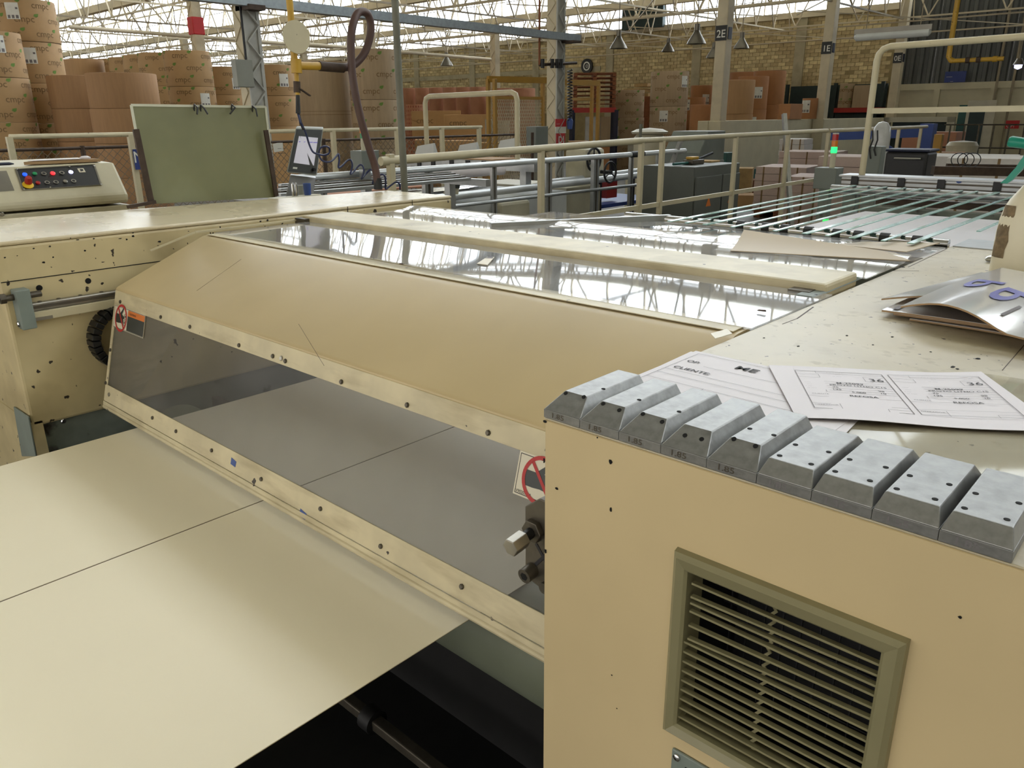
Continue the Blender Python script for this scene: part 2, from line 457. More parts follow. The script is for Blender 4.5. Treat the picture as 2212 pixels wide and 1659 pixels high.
for i, (x, z) in enumerate(bricks):
    c = random.choice((0, 0, 1, 1, 2))
    dy = random.uniform(-.006, .006)
    if i < 298:
        o = bpy.data.objects.new('brick', bmesh_shared[c]); COL.objects.link(o); o.parent = wall
        o.location = (x - wo.x, WALL_Y + dy - wo.y, z - wo.z)
    else:
        far_mb[c].box((x, WALL_Y - .014 + dy, z), (x + bw - .018, WALL_Y + .01, z + bh - .014))
big = MB(); idx = []
for c in range(3):
    big.add(far_mb[c].v, far_mb[c].f); idx += [c] * len(far_mb[c].f)
fb = big.build('distant_bricks', 'brick_a', wall); fb['kind'] = 'stuff'
fb.data.materials.append(MATS['brick_b']); fb.data.materials.append(MATS['brick_c'])
fb.data.polygons.foreach_set('material_index', idx)
for k in range(8):
    x = -11.9 - k * 3.83
    B((x - .17, WALL_Y - .07, 0), (x + .17, WALL_Y + .05, SILL)).build('wall_post', 'concrete', wall)
B((-64, WALL_Y - .05, 3.32), (-20, WALL_Y + .05, 3.5)).build('wall_beam', 'concrete', wall)
B((-64, WALL_Y - .12, SILL - .16), (-8.9, WALL_Y + .3, SILL + .02)).build('sill_beam', 'truss_paint', wall)
# right of the column row
B((-8.9, WALL_Y, 0), (16, WALL_Y + .3, 2.3)).build('block_base', 'concrete_white', wall)
B((-8.9, WALL_Y - .08, 2.28), (16, WALL_Y + .3, 2.46)).build('ledge_beam', 'concrete_white', wall)
sh = MB(); prof = []
for k in range(4):
    x0 = k * .25; prof += [(x0, 0), (x0 + .07, 0), (x0 + .1, -.06), (x0 + .19, -.06), (x0 + .22, 0)]
prof.append((1.0, 0))
for i in range(len(prof) - 1):
    (a, da), (b, db) = prof[i], prof[i + 1]
    sh.add([(a, da, 0), (b, db, 0), (b, db, 2.6), (a, da, 2.6), (a, da + .01, 0), (b, db + .01, 0), (b, db + .01, 2.6), (a, da + .01, 2.6)], [(0, 1, 2, 3), (7, 6, 5, 4)])
shm = bpy.data.meshes.new('corrugated_sheet'); shm.from_pydata(sh.v, [], sh.f); shm.materials.append(MATS['corrugated'])
for k in range(24):
    o = bpy.data.objects.new('corrugated_sheet', shm); COL.objects.link(o); o.parent = wall
    o.location = (-8.75 + k * 1.0 - wo.x, WALL_Y + .02 + (k % 2) * .012 - wo.y, 2.46)
for k in range(3):
    x = -7.6 + k * 1.5
    B((x, WALL_Y - .1, 0), (x + .16, WALL_Y + .02, 2.3)).build('wall_post', 'concrete_white', wall)
for x in (-5.95, -5.55): MB().tube([(x, WALL_Y - .2, .2), (x, WALL_Y - .2, 4.6)], .035, 6).build('conduit', 'truss_dark', wall)
tag(B((-64.3, -14, 0), (-64, 27.3, 7)).build('wall_left', 'concrete_white'), 'pale end wall far to the left', kind='structure')
tag(B((16, -14, 0), (16.3, 27.3, 7)).build('wall_right', 'concrete_white'), 'pale side wall to the right', kind='structure')

# saw-tooth roof: slope rising to each row of glazing
for i, y in enumerate(ROWS):
    y0 = ROWS[i - 1] if i else y - 5.33
    m_ = MB().add([(-64, y0, SILL + .05), (16, y0, SILL + .05), (16, y, HEAD + .1), (-64, y, HEAD + .1),
                   (-64, y0, SILL + .13), (16, y0, SILL + .13), (16, y, HEAD + .18), (-64, y, HEAD + .18)],
                  [(0, 1, 2, 3), (7, 6, 5, 4), (0, 4, 5, 1), (2, 6, 7, 3), (1, 5, 6, 2), (3, 7, 4, 0)])
    tag(m_.build('ceiling', 'roof_panel'), 'sloping saw-tooth roof panel, bay %d from the far wall' % (len(ROWS) - i), kind='structure')
pw = 1.06
pme = {}
def pane_mesh(w, h):
    k = (round(w, 2), round(h, 2))
    if k not in pme:
        b_ = B((0, 0, 0), (w - .05, .012, h)); me = bpy.data.meshes.new('pane'); me.from_pydata(b_.v, [], b_.f); me.materials.append(pane); pme[k] = me
    return pme[k]
for i, y in enumerate(ROWS):
    w_ = empty('window_%d' % (i + 1), (-20, y, SILL), 'long strip of bright roof glazing, row %d from the far wall' % (len(ROWS) - i), kind='structure')
    seen = y > 4
    step = pw if seen else 4 * pw
    x = -62.0
    while x < 12:
        z0 = SILL + .03 if (y < 26 or x < -9.2) else 5.1
        if y > 15 and y < 26 and x > -6.5: break
        o = bpy.data.objects.new('pane', pane_mesh(step if x > -47 or not seen else 4 * step, HEAD - z0)); COL.objects.link(o); o.parent = w_
        o.location = (x + 20, 0, z0 - SILL)
        if seen and x > -47: bar_obj('mullion', (x - .025, y - .02, z0), (x - .025, y - .02, HEAD), .035, 'truss_paint', w_)
        x += step if (x > -47.2 or not seen) else 4 * step
    if 15 < y < 26: B((x - .04, y - .02, SILL), (16, y + .03, HEAD)).build('blank_panel', 'corrugated', w_)
    if y < 26: B((-64, y - .1, SILL - .16), (16, y + .1, SILL + .03)).build('sill_beam', 'truss_paint', w_)
    B((-64, y - .05, SILL + .82), (16, y + .0, SILL + .87)).build('transom', 'truss_paint', w_)
    B((-64, y - .1, HEAD - .03), (16, y + .1, HEAD + .14)).build('head_beam', 'truss_paint', w_)
tag(B((-18.9, WALL_Y - .25, 4.7), (-17.1, WALL_Y - .05, 5.75)).build('louvred_vent', 'dark_teal'), 'dark square ventilator set in the glazing above the brick wall', 'ventilator')

# roof trusses
for i, y in enumerate(ROWS):
    if y < 4: continue
    t = empty('roof_truss', (-20, y - .35, SILL - .4), 'pale lattice truss along the glazing, row %d from the far wall' % (len(ROWS) - i), kind='structure')
    yy = y - .35
    bar_obj('bottom_chord', (-50, yy, SILL - .45), (6, yy, SILL - .45), .045, 'truss_paint', t)
    bar_obj('top_chord', (-50, yy, HEAD - .25), (6, yy, HEAD - .25), .045, 'truss_paint', t)
    bar_obj('tie_rod', (-50, yy + .1, SILL + .42), (6, yy + .1, SILL + .42), .02, 'truss_dark', t)
    x = -48.0; k = 0
    while x < 4:
        bar_obj('web_bar', (x, yy, SILL - .45), (x + 1.0, yy, HEAD - .25), .034, 'truss_paint', t)
        bar_obj('web_bar', (x + 1.0, yy, HEAD - .25), (x + 2.0, yy, SILL - .45), .034, 'truss_dark' if k % 3 == 0 else 'truss_paint', t)
        x += 2.0; k += 1
for j in range(14):
    x = -8.5 - 38.3 + j * 3.83
    t = empty('roof_truss', (x, 16, 4.3), 'lattice truss spanning from front to far wall, number %d from the left' % (j + 1), kind='structure')
    for i in range(2, len(ROWS) - 1):
        ya, yb = ROWS[i], ROWS[i + 1]
        zl = 4.22
        bar_obj('bottom_chord', (x, ya, zl), (x, yb, zl), .04, 'truss_paint' if j % 2 else 'truss_dark', t)
        for k in range(5):
            a = ya + (yb - ya) * k / 5; b = ya + (yb - ya) * (k + .5) / 5; c = ya + (yb - ya) * (k + 1) / 5
            zt = SILL + (HEAD - SILL) * ((k + .5) / 5) - .1
            bar_obj('web_bar', (x, a, zl), (x, b, zt), .03, 'truss_paint', t)
            bar_obj('web_bar', (x, b, zt), (x, c, zl), .03, 'truss_dark' if k % 2 else 'truss_paint', t)
for k, (y, z) in enumerate([(12.9, 3.9), (18.2, 3.95), (23.6, 3.9), (25.3, 3.75)]):
    tag(MB().tube([(-46, y, z), (2, y, z)], .022, 6).build('ceiling_pipe', 'truss_paint'), ['thin pale pipe slung under the nearest roof trusses', 'thin pale pipe under the middle roof trusses', 'thin pale pipe close to the brick wall under the trusses', 'lowest thin pipe running along the brick wall'][k], 'pipe')
for k in range(7):
    x = -40 + k * 5.1
    c = empty('tie_brace', (x, 20.9, 4.0), None, None, kind='structure'); tag(c, 'crossed tie rods below the roof, set %d from the left' % (k + 1))
    bar_obj('rod', (x, 15.6, 4.25), (x + 4.6, 20.9, 4.0), .024, 'truss_paint', c)
    bar_obj('rod', (x + 4.6, 15.6, 4.25), (x, 20.9, 4.0), .024, 'truss_paint', c)
    bar_obj('rod', (x, 20.9, 4.1), (x + 4.6, 26.9, 3.8), .024, 'truss_paint', c)

# columns
def lattice_column(x, y, label):
    c = empty('lattice_column', (x, y, 0), label, kind='structure')
    B((x - .1, y - .1, 0), (x + .09, y + .1, SILL)).build('shaft', 'column_paint', c, bevel=.01)
    B((x + .09, y - .1, 0), (x + .112, y - .065, SILL)).build('flange', 'column_grey', c)
    B((x + .09, y + .065, 0), (x + .112, y + .1, SILL)).build('flange', 'column_grey', c)
    B((x + .09, y - .065, 0), (x + .096, y + .065, SILL)).build('web_plate', 'column_grey', c)
    k = 0; z = .2
    while z < SILL - .3:
        a, b = (-.07, .08) if k % 2 else (.08, -.07)
        bar_obj('lacing_bar', (x + .118, y + a, z), (x + .118, y + b, z + .17), .026, 'column_grey', c, h=.012)
        a, b = (-.08, .07) if k % 2 else (.07, -.08)
        bar_obj('lacing_bar', (x + a, y - .105, z), (x + b, y - .105, z + .16), .02, 'column_paint', c, h=.012)
        z += .17; k += 1
    return c
lattice_column(-8.5, 4.95, 'near lattice column behind the green board')
lattice_column(-8.5, 10.27, 'lattice column with a black coil cable beside the yellow gate')
for k, y in enumerate(COLY[2:]):
    nm = ['2E', '1E', '0E'][k]
    c = empty('column', (-8.5, y, 0), 'square concrete column carrying the sign %s' % nm, kind='structure')
    B((-8.62, y - .13, 0), (-8.38, y + .13, SILL)).build('shaft', 'column_paint', c, bevel=.015)
    B((-8.66, y - .17, 0), (-8.34, y + .17, 1.5)).build('footing', 'concrete_white', c, bevel=.015)
    sg = B((-8.62, y - .145, 3.03), (-8.37, y - .13, 3.31)).build('sign_plate', 'sign_black', c)
    text_on(MB(), nm, (-8.595, y - .145, 3.09), (1, 0, 0), (0, 0, 1), .2, bold=.01).build('lettering', 'sign_white', sg)
    B((-8.38, y - .07, 3.06), (-8.365, y + .06, 3.28)).build('side_plate', 'navy', c)
for k, (x, y) in enumerate([(-20, 10.27), (-20, 15.6), (-20, 20.92), (-31.5, 15.6), (-31.5, 20.92), (-43, 20.92)]):
    c = empty('column', (x, y, 0), 'slim pale column in the far storage bay, number %d' % (k + 1), kind='structure')
    B((x - .12, y - .12, 0), (x + .12, y + .12, SILL)).build('shaft', 'column_paint', c, bevel=.01)
    z = 2.2; q = 0
    while z < 4.4:
        a, b = (-.13, .13) if q % 2 else (.13, -.13)
        bar_obj('lacing_bar', (x + a * .75, y - .125, z), (x + b * .75, y - .125, z + .25), .03, 'truss_paint', c, h=.012); z += .26; q += 1
_cols = [o for o in bpy.data.objects if o.name.startswith('column') and abs(o.location.x + 20) < .1 and abs(o.location.y - 10.27) < .1]
B((-20.14, 10.12, 3.6), (-19.86, 10.42, 4.0)).build('red_box', 'sign_red', _cols[0], bevel=.02)

# low wall between the columns on the right
lw = empty('wall_low', (-8.7, 21, 0), 'low whitewashed wall with a teal band between the numbered columns', kind='structure')
B((-8.86, 15.4, 0), (-8.62, 26.6, 1.5)).build('wall_body', 'concrete_white', lw, bevel=.01)
B((-8.615, 16.6, 0.0), (-8.6, 26.4, .42)).build('painted_band', 'teal_paint', lw)
# ------------------------------------------------------------------ the feeder machine in the foreground
XR, YF, ZT = -0.565, 0.667, 1.26          # right side frame: left side, front face, top

# ---- right side frame
rf = empty('machine_side_frame', (.2, 1.5, 0), 'big beige side frame with a vent grille, nearest on the right', 'machine')
gx0, gx1, gz0, gz1 = -.362, -.150, .932, 1.146
x1, y1, zt = 1.1, 2.40, 1.2575
vs = [(XR, YF, 0), (x1, YF, 0), (x1, YF, zt), (XR, YF, zt), (gx0, YF, gz0), (gx1, YF, gz0), (gx1, YF, gz1), (gx0, YF, gz1),
      (XR, y1, 0), (x1, y1, 0), (x1, y1, zt), (XR, y1, zt), (gx0, YF + .14, gz0), (gx1, YF + .14, gz0), (gx1, YF + .14, gz1), (gx0, YF + .14, gz1)]
fs = [(0, 1, 5, 4), (1, 2, 6, 5), (2, 3, 7, 6), (3, 0, 4, 7), (8, 11, 10, 9), (0, 3, 11, 8), (1, 9, 10, 2), (3, 2, 10, 11), (0, 8, 9, 1),
      (4, 5, 13, 12), (5, 6, 14, 13), (6, 7, 15, 14), (7, 4, 12, 15), (12, 13, 14, 15)]
MB().add(vs, fs).build('body', 'frame_paint', rf, bevel=.006)
B((XR - .0005, YF + .0005, 1.2575), (x1, y1, ZT)).build('top_plate', 'frame_top', rf, bevel=.003)
cav = MB()
cav.box((gx0 + .001, YF + .13, gz0 + .001), (gx1 - .001, YF + .138, gz1 - .001))
cav.box((gx0 + .0005, YF + .02, gz0 + .001), (gx0 + .002, YF + .138, gz1 - .001))
cav.box((gx1 - .002, YF + .02, gz0 + .001), (gx1 - .0005, YF + .138, gz1 - .001))
cav.box((gx0 + .001, YF + .02, gz1 - .002), (gx1 - .001, YF + .138, gz1 - .0005))
cav.box((gx0 + .001, YF + .02, gz0 + .0005), (gx1 - .001, YF + .138, gz0 + .002))
cav.build('vent_cavity', 'black', rf)
fil = MB()
for k in range(10): fil.box((gx0 + .012 + k * .021, YF + .09, gz0), (gx0 + .0135 + k * .021, YF + .093, gz1))
for k in range(12): fil.box((gx0, YF + .092, gz0 + .012 + k * .0178), (gx1, YF + .094, gz0 + .014 + k * .0178))
fil.build('filter_mesh', 'black_plastic', rf)
# grille: mitred frame, louvres, zig-zag link
ox0, ox1, oz0, oz1 = -.3748, -.1375, .919, 1.159
ix0, ix1, iz0, iz1 = -.3575, -.158, .9365, 1.1375
def rect(x0, x1_, z0, z1_, y): return [V((x0, y, z0)), V((x1_, y, z0)), V((x1_, y, z1_)), V((x0, y, z1_))]
loops = [rect(ox0, ox1, oz0, oz1, YF), rect(ox0 + .001, ox1 - .001, oz0 + .001, oz1 - .001, YF - .008), rect(ox0 + .006, ox1 - .006, oz0 + .006, oz1 - .006, YF - .0125),
         rect(ix0 - .003, ix1 + .003, iz0 - .003, iz1 + .003, YF - .009), rect(ix0, ix1, iz0, iz1, YF - .006), rect(ix0, ix1, iz0, iz1, YF + .03)]
g = MB(); g.v = [tuple(p) for lp in loops for p in lp]
for i in range(len(loops) - 1):
    for k in range(4): g.f.append((i * 4 + k, i * 4 + (k + 1) % 4, i * 4 + 4 + (k + 1) % 4, i * 4 + 4 + k))
grille = g.build('vent_grille', 'grille_olive', rf)
ns = 15
for k in range(ns):
    z = iz1 - .014 - k * .0128
    bend = [0, -.004, .001, .0035, -.002, -.0065, 0, 0, 0, 0, 0, 0, 0, 0, 0][k]
    zr = z + [-.002, -.001, 0, .002, .001, .001, 0, 0, 0, 0, 0, 0, 0, 0, 0][k]
    MB().hexa([(ix0 + (.004 if k < 6 else 0), YF - .003, z + bend - .0013), (ix1, YF - .003, zr - .0013), (ix1, YF + .003, zr - .0012), (ix0 + (.004 if k < 6 else 0), YF + .003, z + bend - .0012)],
              [(ix0 + (.004 if k < 6 else 0), YF - .003, z + bend + .0013), (ix1, YF - .003, zr + .0013), (ix1, YF + .003, zr + .0012), (ix0 + (.004 if k < 6 else 0), YF + .003, z + bend + .0012)]).build('louvre', 'grille_olive', grille)
zz = MB(); pts = []
for k in range(ns * 2 + 1):
    zz_ = iz1 - .012 - k * .0064; pts.append((ix0 + .088 + (.0035 if k % 2 else -.0015) - .0002 * k, zz_))
for (a, b), (c, d) in zip(pts[:-1], pts[1:]):
    zz.add([(a - .002, YF + .016, b), (a + .002, YF + .016, b), (c + .002, YF + .016, d), (c - .002, YF + .016, d), (a - .002, YF + .0175, b), (a + .002, YF + .0175, b), (c + .002, YF + .0175, d), (c - .002, YF + .0175, d)],
           [(0, 1, 2, 3), (7, 6, 5, 4), (0, 4, 5, 1), (1, 5, 6, 2), (2, 6, 7, 3), (3, 7, 4, 0)])
zz.build('link_strap', 'grille_olive', grille)
# switch plate below the grille
sp = B((-.3625, YF - .004, .78), (-.20, YF, .896)).build('switch_plate', 'grey_green', rf, bevel=.003)
B((-.344, YF - .0055, .79), (-.22, YF - .002, .881)).build('dark_window', 'black', sp, bevel=.002)
MB().tube([(-.3545, YF - .003, .888), (-.3545, YF - .0065, .888), (-.3545, YF - .008, .888)], [.0048, .0045, .002], 12).build('screw', 'chrome', sp, smooth=True)
# paint chips and holes on the front face
for k, (px, py, w, h) in enumerate([(1319, 997, 5, 6), (1320, 1101, 3, 6), (1203, 1055, 5, 4), (1291, 945, 2, 2), (1176, 995, 3, 8), (1178, 910, 6, 4), (1179, 1190, 4, 6), (1333, 1530, 2, 2), (2074, 1333, 3, 3), (1322, 1458, 2, 2)]):
    p = atY(px, py, YF); s = .00052
    ch = [V((p.x + math.cos(a) * w * s * random.uniform(.7, 1.2), YF - .0004, p.z + math.sin(a) * h * s * random.uniform(.7, 1.2))) for a in [i * math.pi / 4 for i in range(8)]]
    MB().prism(ch, (0, -.0003, 0)).build('paint_chip', 'dark_hole', rf)
for (a, b, w) in (((1962, 577), (2046, 537), .002), ((1930, 585), (1985, 585), .0015), ((1722, 688), (1757, 663), .0025), ((1690, 700), (1722, 688), .0012), ((2165, 800), (2215, 742), .001)):
    MB().bar(atZ(*a, ZT + .0002), atZ(*b, ZT + .0002), w, .0004).build('top_seam', 'rust_steel', rf)
_p = atZ(1949, 577, ZT); MB().tube([_p, _p + V((0, 0, .0005))], .006, 12).build('bore_hole', 'dark_hole', rf)
for (px, py, w) in ((1724, 748, 2.2), (2112, 775, 3.0), (2058, 793, 3.5), (2068, 797, 2.5), (1928, 728, 2), (1830, 725, 2), (1650, 730, 1.5), (1885, 745, 1.5), (2010, 760, 1.5)):
    _p = atZ(px, py, ZT + .0002); MB().prism([_p + V((math.cos(i * 1.05) * w * .0011 * random.uniform(.6, 1.3), math.sin(i * 1.05) * w * .0016 * random.uniform(.6, 1.3), 0)) for i in range(6)], (0, 0, .0003)).build('paint_chip', 'dark_hole', rf)
# adjuster bracket on the left side of the frame
bk = MB(); yb = .69
bp = [(-.617, 1.008), (-.566, .994), (-.566, 1.132), (-.592, 1.134), (-.617, 1.114)]
bk.prism([(x, yb, z) for x, z in bp], (0, .07, 0))
brk = bk.build('adjuster_bracket', 'steel_dark', rf, bevel=.0015)
def hexb(c, r, y0, y1_): return MB().tube([(c[0], y0, c[1]), (c[0], y1_, c[1])], r, 6)
MB().tube([(-.599, .69, 1.086), (-.599, .66, 1.083)], .0075, 10).build('thread', 'black_plastic', brk)
hexb((-.599, 1.086), .0165, .69, .681).build('nut', 'steel_dark', brk, bevel=.001)
MB().tube([(-.599, .667, 1.083), (-.599, .641, 1.080)], .0125, 6).build('hex_bolt', 'steel', brk, bevel=.001)
MB().tube([(-.603, .69, 1.024), (-.603, .672, 1.022)], .0105, 16).build('socket_screw', 'steel_dark', brk, smooth=True)
MB().tube([(-.603, .6722, 1.022), (-.603, .6715, 1.022)], .006, 6).build('socket_recess', 'dark_hole', brk)
MB().tube([(-.576, .69, 1.011), (-.576, .68, 1.011)], .008, 14).build('socket_screw', 'steel_dark', brk, smooth=True)
xm = MB(); xm.bar((-.597, .6895, 1.066), (-.571, .6895, 1.034), .0045, .0006, (0, 1, 0)); xm.bar((-.572, .6893, 1.066), (-.598, .6893, 1.034), .0045, .0006, (0, 1, 0))
xm.build('marker_cross', 'ink', brk)

# ---- left side frame
XL, YL = -2.5, .615
lf = empty('machine_side_frame', (-2.8, 1.5, 0), 'chipped cream side frame at the left end of the hood', 'machine')
ztl = 1.288
pl = [(XL, YL, 0), (XL, 2.335, 0), (-2.93, 2.335, 0), (-3.14, YL, 0)]
MB().prism([(x, y, .745) for x, y, z in pl], (0, 0, ztl - .012 - .745)).build('body', 'left_paint', lf, bevel=.008)
MB().prism([(x + .001 if i < 2 else x, y, ztl - .012) for i, (x, y, z) in enumerate(pl)], (0, 0, .012)).build('top_plate', 'left_top', lf, bevel=.005)
MB().prism([(XL - .02, YL + .02, 0), (XL - .02, 2.3, 0), (-2.9, 2.3, 0), (-3.1, YL + .02, 0)], (0, 0, .745)).build('base', 'dark_green_grey', lf)
MB().prism([(-3.14, YL - .002, 0), (XL + .0, YL - .002, 0), (XL, YL + .03, 0), (-3.14, YL + .03, 0)], (0, 0, .76)).build('front_skirt', 'left_paint', lf)
q = [atY(32, 878, YL - .003), atY(64, 900, YL - .003), atY(80, 985, YL - .003), atY(50, 985, YL - .003)]
MB().prism(q, (0, -.004, 0)).build('corner_plate', 'grey_green', lf, bevel=.001)
for pz in (1.178,):
    B((XL, YL + .002, pz - .0012), (XL + .0012, 1.2, pz + .0012)).build('panel_seam', 'dark_hole', lf)
for yv in (1.796, 2.115): B((XL, yv - .0012, 1.16), (XL + .0014, yv + .0012, ztl - .001)).build('panel_seam', 'dark_hole', lf)
for (yy, zz_) in ((.709, 1.149), (.842, 1.149)):
    MB().tube([(XL - .002, yy, zz_), (XL + .0012, yy, zz_)], .0085, 14).build('bore_hole', 'dark_hole', lf)
rl = B((XL, .672, 1.062), (XL + .03, 1.3, 1.088)).build('guide_rail', 'cream_rail', lf, bevel=.002)
B((XL + .0, .672, 1.088), (XL + .022, 1.3, 1.112)).build('rail_head', 'steel', rl, bevel=.004)
B((XL + .02, .672, 1.096), (XL + .024, 1.3, 1.104)).build('rail_groove', 'steel_dark', rl)
B((XL + .029, .672, 1.0625), (XL + .031, .72, 1.072)).build('bare_metal_patch', 'steel', rl)
eb = B((XL, .635, 1.045), (XL + .045, .672, 1.158)).build('end_bracket', 'grey_green', lf, bevel=.003)
MB().tube([(XL + .02, .60, 1.137), (XL + .02, .705, 1.137)], .009, 10).build('stop_bolt', 'steel_dark', eb)
MB().tube([(XL + .02, .60, 1.137), (XL + .02, .615, 1.137)], .0145, 6).build('bolt_head', 'steel_dark', eb)
bolt('screw', (XL + .02, .635, 1.06), (0, -1, 0), .009, eb, 'chrome')
for yy in (.70, .75, .81, .87): bolt('rail_screw', (XL + .01, yy, 1.112), (0, 0, 1), .006, rl, 'steel_dark', .002)
# cable chain looping out of the hood side
ch_c = V((XL + .03, .905, .968)); R_ = .088
chain = MB().tube([(XL + .03, .905 + .02, .968 + R_), (XL + .03, .93, .968 + R_)], .01, 6).build('cable_chain', 'black_plastic', lf)
nl = 15
for k in range(nl + 6):
    if k < 3: p = V((XL + .03, .905 + .066 - k * .022, .968 + R_)); a = math.pi / 2
    elif k < nl + 3:
        a = math.pi / 2 + (k - 2.5) / nl * math.pi; p = V((ch_c.x, ch_c.y + R_ * math.cos(a), ch_c.z + R_ * math.sin(a)))
    else: p = V((XL + .03, .905 + (k - nl - 2) * .022 - .011, .968 - R_)); a = -math.pi / 2
    t = V((0, -math.sin(a), math.cos(a))); n = V((0, math.cos(a), math.sin(a)))
    lk = MB(); hw = .0125
    lk.hexa([p - t * .0068 - n * hw - V((.026, 0, 0)), p - t * .0068 - n * hw + V((.026, 0, 0)), p + t * .0068 - n * hw + V((.026, 0, 0)), p + t * .0068 - n * hw - V((.026, 0, 0))],
            [p - t * .0084 + n * hw - V((.026, 0, 0)), p - t * .0084 + n * hw + V((.026, 0, 0)), p + t * .0084 + n * hw + V((.026, 0, 0)), p + t * .0084 + n * hw - V((.026, 0, 0))])
    lk.build('link', 'black_plastic', chain, bevel=.002)
bolt('screw', (XL + .001, .70, .742), (1, 0, 0), .008, lf, 'chrome')
# paint chips along the top edge
rc = random.Random(3)
for k in range(34):
    yy = rc.uniform(.63, 1.55); zz_ = ztl - abs(rc.gauss(0, .045)) - .008
    w = rc.uniform(.0015, .006); h = rc.uniform(.001, .0035)
    MB().prism([V((XL + .0003, yy + math.cos(a) * w * rc.uniform(.6, 1.3), zz_ + math.sin(a) * h * rc.uniform(.6, 1.3))) for a in [i * math.pi / 3 for i in range(6)]], (.0003, 0, 0)).build('paint_chip', 'dark_hole', lf)

# ---- safety hood across the machine
HX0, HX1 = -2.40, -.577
hd = empty('safety_hood', (-1.5, 1.0, .78), 'long beige safety hood with a smoked window slit across the machine', 'machine hood')
CR, LIP = V((0, .879, 1.131)), V((0, .787, .797))
fdir = (LIP - CR).normalized(); fn_ = V((0, fdir.z, -fdir.y)).normalized()
if fn_.y > 0: fn_ = -fn_
def fpt(x, s, off=0.0):
    p = CR + fdir * s + fn_ * off; return V((x, p.y, p.z))
SLEN = (LIP - CR).length
def at_front(px, py, off=0.0):
    d = ray(px, py); p0 = fpt(0, 0, off); t = (p0 - CAM).dot(fn_) / d.dot(fn_); p = CAM + d * t
    return p, (p - fpt(p.x, 0, off)).dot(fdir)
top = MB(); n = 6
prof = []
tc_ = V((0, 1.168, 1.256)); ed = V((0, 1.222, 1.258))
up = V((0, -.395, .918))
outer = [CR - fdir * 0 + V((0, .000, -.004)), CR + V((0, .0015, .003)), CR + V((0, .008, .0075))]
d1 = (tc_ - CR).normalized()
outer += [tc_ - d1 * .012, tc_ + V((0, .000, -.0008)), tc_ + V((0, .012, .001)), ed]
th = .003
inner = [V((0, p.y + .002, p.z - th)) for p in reversed(outer)]
poly = [(HX0, p.y, p.z) for p in outer + inner]
top.prism(poly, (HX1 - HX0, 0, 0)).build('top_panel', 'hood_paint', hd, smooth=True, flat_angle=50)
s_w0, s_w1 = .045, SLEN - .062
def band(name, s0, s1, xa, xb, mt='hood_band', o0=0.0, o1=-.003):
    return MB().hexa([fpt(xa, s1, o1), fpt(xb, s1, o1), fpt(xb, s1, o0), fpt(xa, s1, o0)], [fpt(xa, s0, o1), fpt(xb, s0, o1), fpt(xb, s0, o0), fpt(xa, s0, o0)]).build(name, mt, hd, bevel=.0008)
band('upper_band', .002, s_w0, HX0, HX1)
band('lower_band', s_w1, SLEN - .012, HX0, HX1)
band('stile', s_w0, s_w1, HX0, HX0 + .014)
band('stile', s_w0, s_w1, HX1 - .02, HX1)
band('lip_strip', SLEN - .0105, SLEN + .0, HX0, HX1, o0=.001)
MB().tube([fpt(HX0, SLEN + .006, -.006), fpt(HX1, SLEN + .006, -.006)], .0075, 10).build('rolled_lip', 'hood_band', hd, smooth=True)
band('window_panel', s_w0 - .004, s_w1 + .004, HX0 + .004, HX1 - .004, 'smoked_window', -.003, -.006)
ends = [(CR.y, CR.z), (tc_.y, tc_.z - .003), (1.222, 1.255), (1.222, 1.20), (.90, .80), (LIP.y + .004, LIP.z)]
MB().prism([(HX0 + .0005, y, z) for y, z in ends], (.003, 0, 0)).build('end_plate', 'hood_band', hd)
MB().prism([(HX1 - .0035, y, z) for y, z in ends], (.003, 0, 0)).build('end_plate', 'hood_band', hd)
def wavy(x0, x1_, y0, y1_, z, nx=24, ny=6, fz=None): return [[V((x0 + (x1_ - x0) * j / nx, y0 + (y1_ - y0) * i / ny, z + (fz(j / nx, i / ny) if fz else 0))) for j in range(nx + 1)] for i in range(ny + 1)]
for (px, py) in [(260.6, 652), (348, 685), (411, 706), (517, 746), (590, 769.5), (617, 780), (738, 825), (880, 875), (1055, 935), (330, 902.6), (381, 931.6), (458, 973), (565, 1035), (693, 1099), (823, 1180), (998, 1267), (239, 756), (229, 827)]:
    p, s = at_front(px, py); bolt('hood_screw', fpt(p.x, s, 0), fn_, .0052, hd, 'steel_dark', .004)
for (px, py) in [(608, 774), (236, 852)]:
    p, s = at_front(px, py); bolt('washer', fpt(p.x, s, 0), fn_, .006, hd, 'steel', .003)
for (px, py) in [(505, 998), (655, 1110)]:
    p, s = at_front(px, py); MB().hexa([fpt(p.x - .012, s + .008, .0003), fpt(p.x + .01, s + .01, .0003), fpt(p.x + .01, s + .01, .0008), fpt(p.x - .012, s + .008, .0008)],
        [fpt(p.x - .012, s - .008, .0003), fpt(p.x + .012, s - .004, .0003), fpt(p.x + .012, s - .004, .0008), fpt(p.x - .012, s - .008, .0008)]).build('blue_paint_mark', 'blue_paint', hd)
# scratches on the top panel
def at_top(px, py):
    nrm = V((0, -d1.z, d1.y)); d = ray(px, py); p0 = CR + nrm * .0095; t = (p0 - CAM).dot(nrm) / d.dot(nrm); return CAM + d * t
for a, b in [((425, 628), (521, 560)), ((645, 700), (700, 790))]:
    MB().bar(at_top(*a), at_top(*b), .0007, .0004).build('scratch', 'rust_steel', hd)
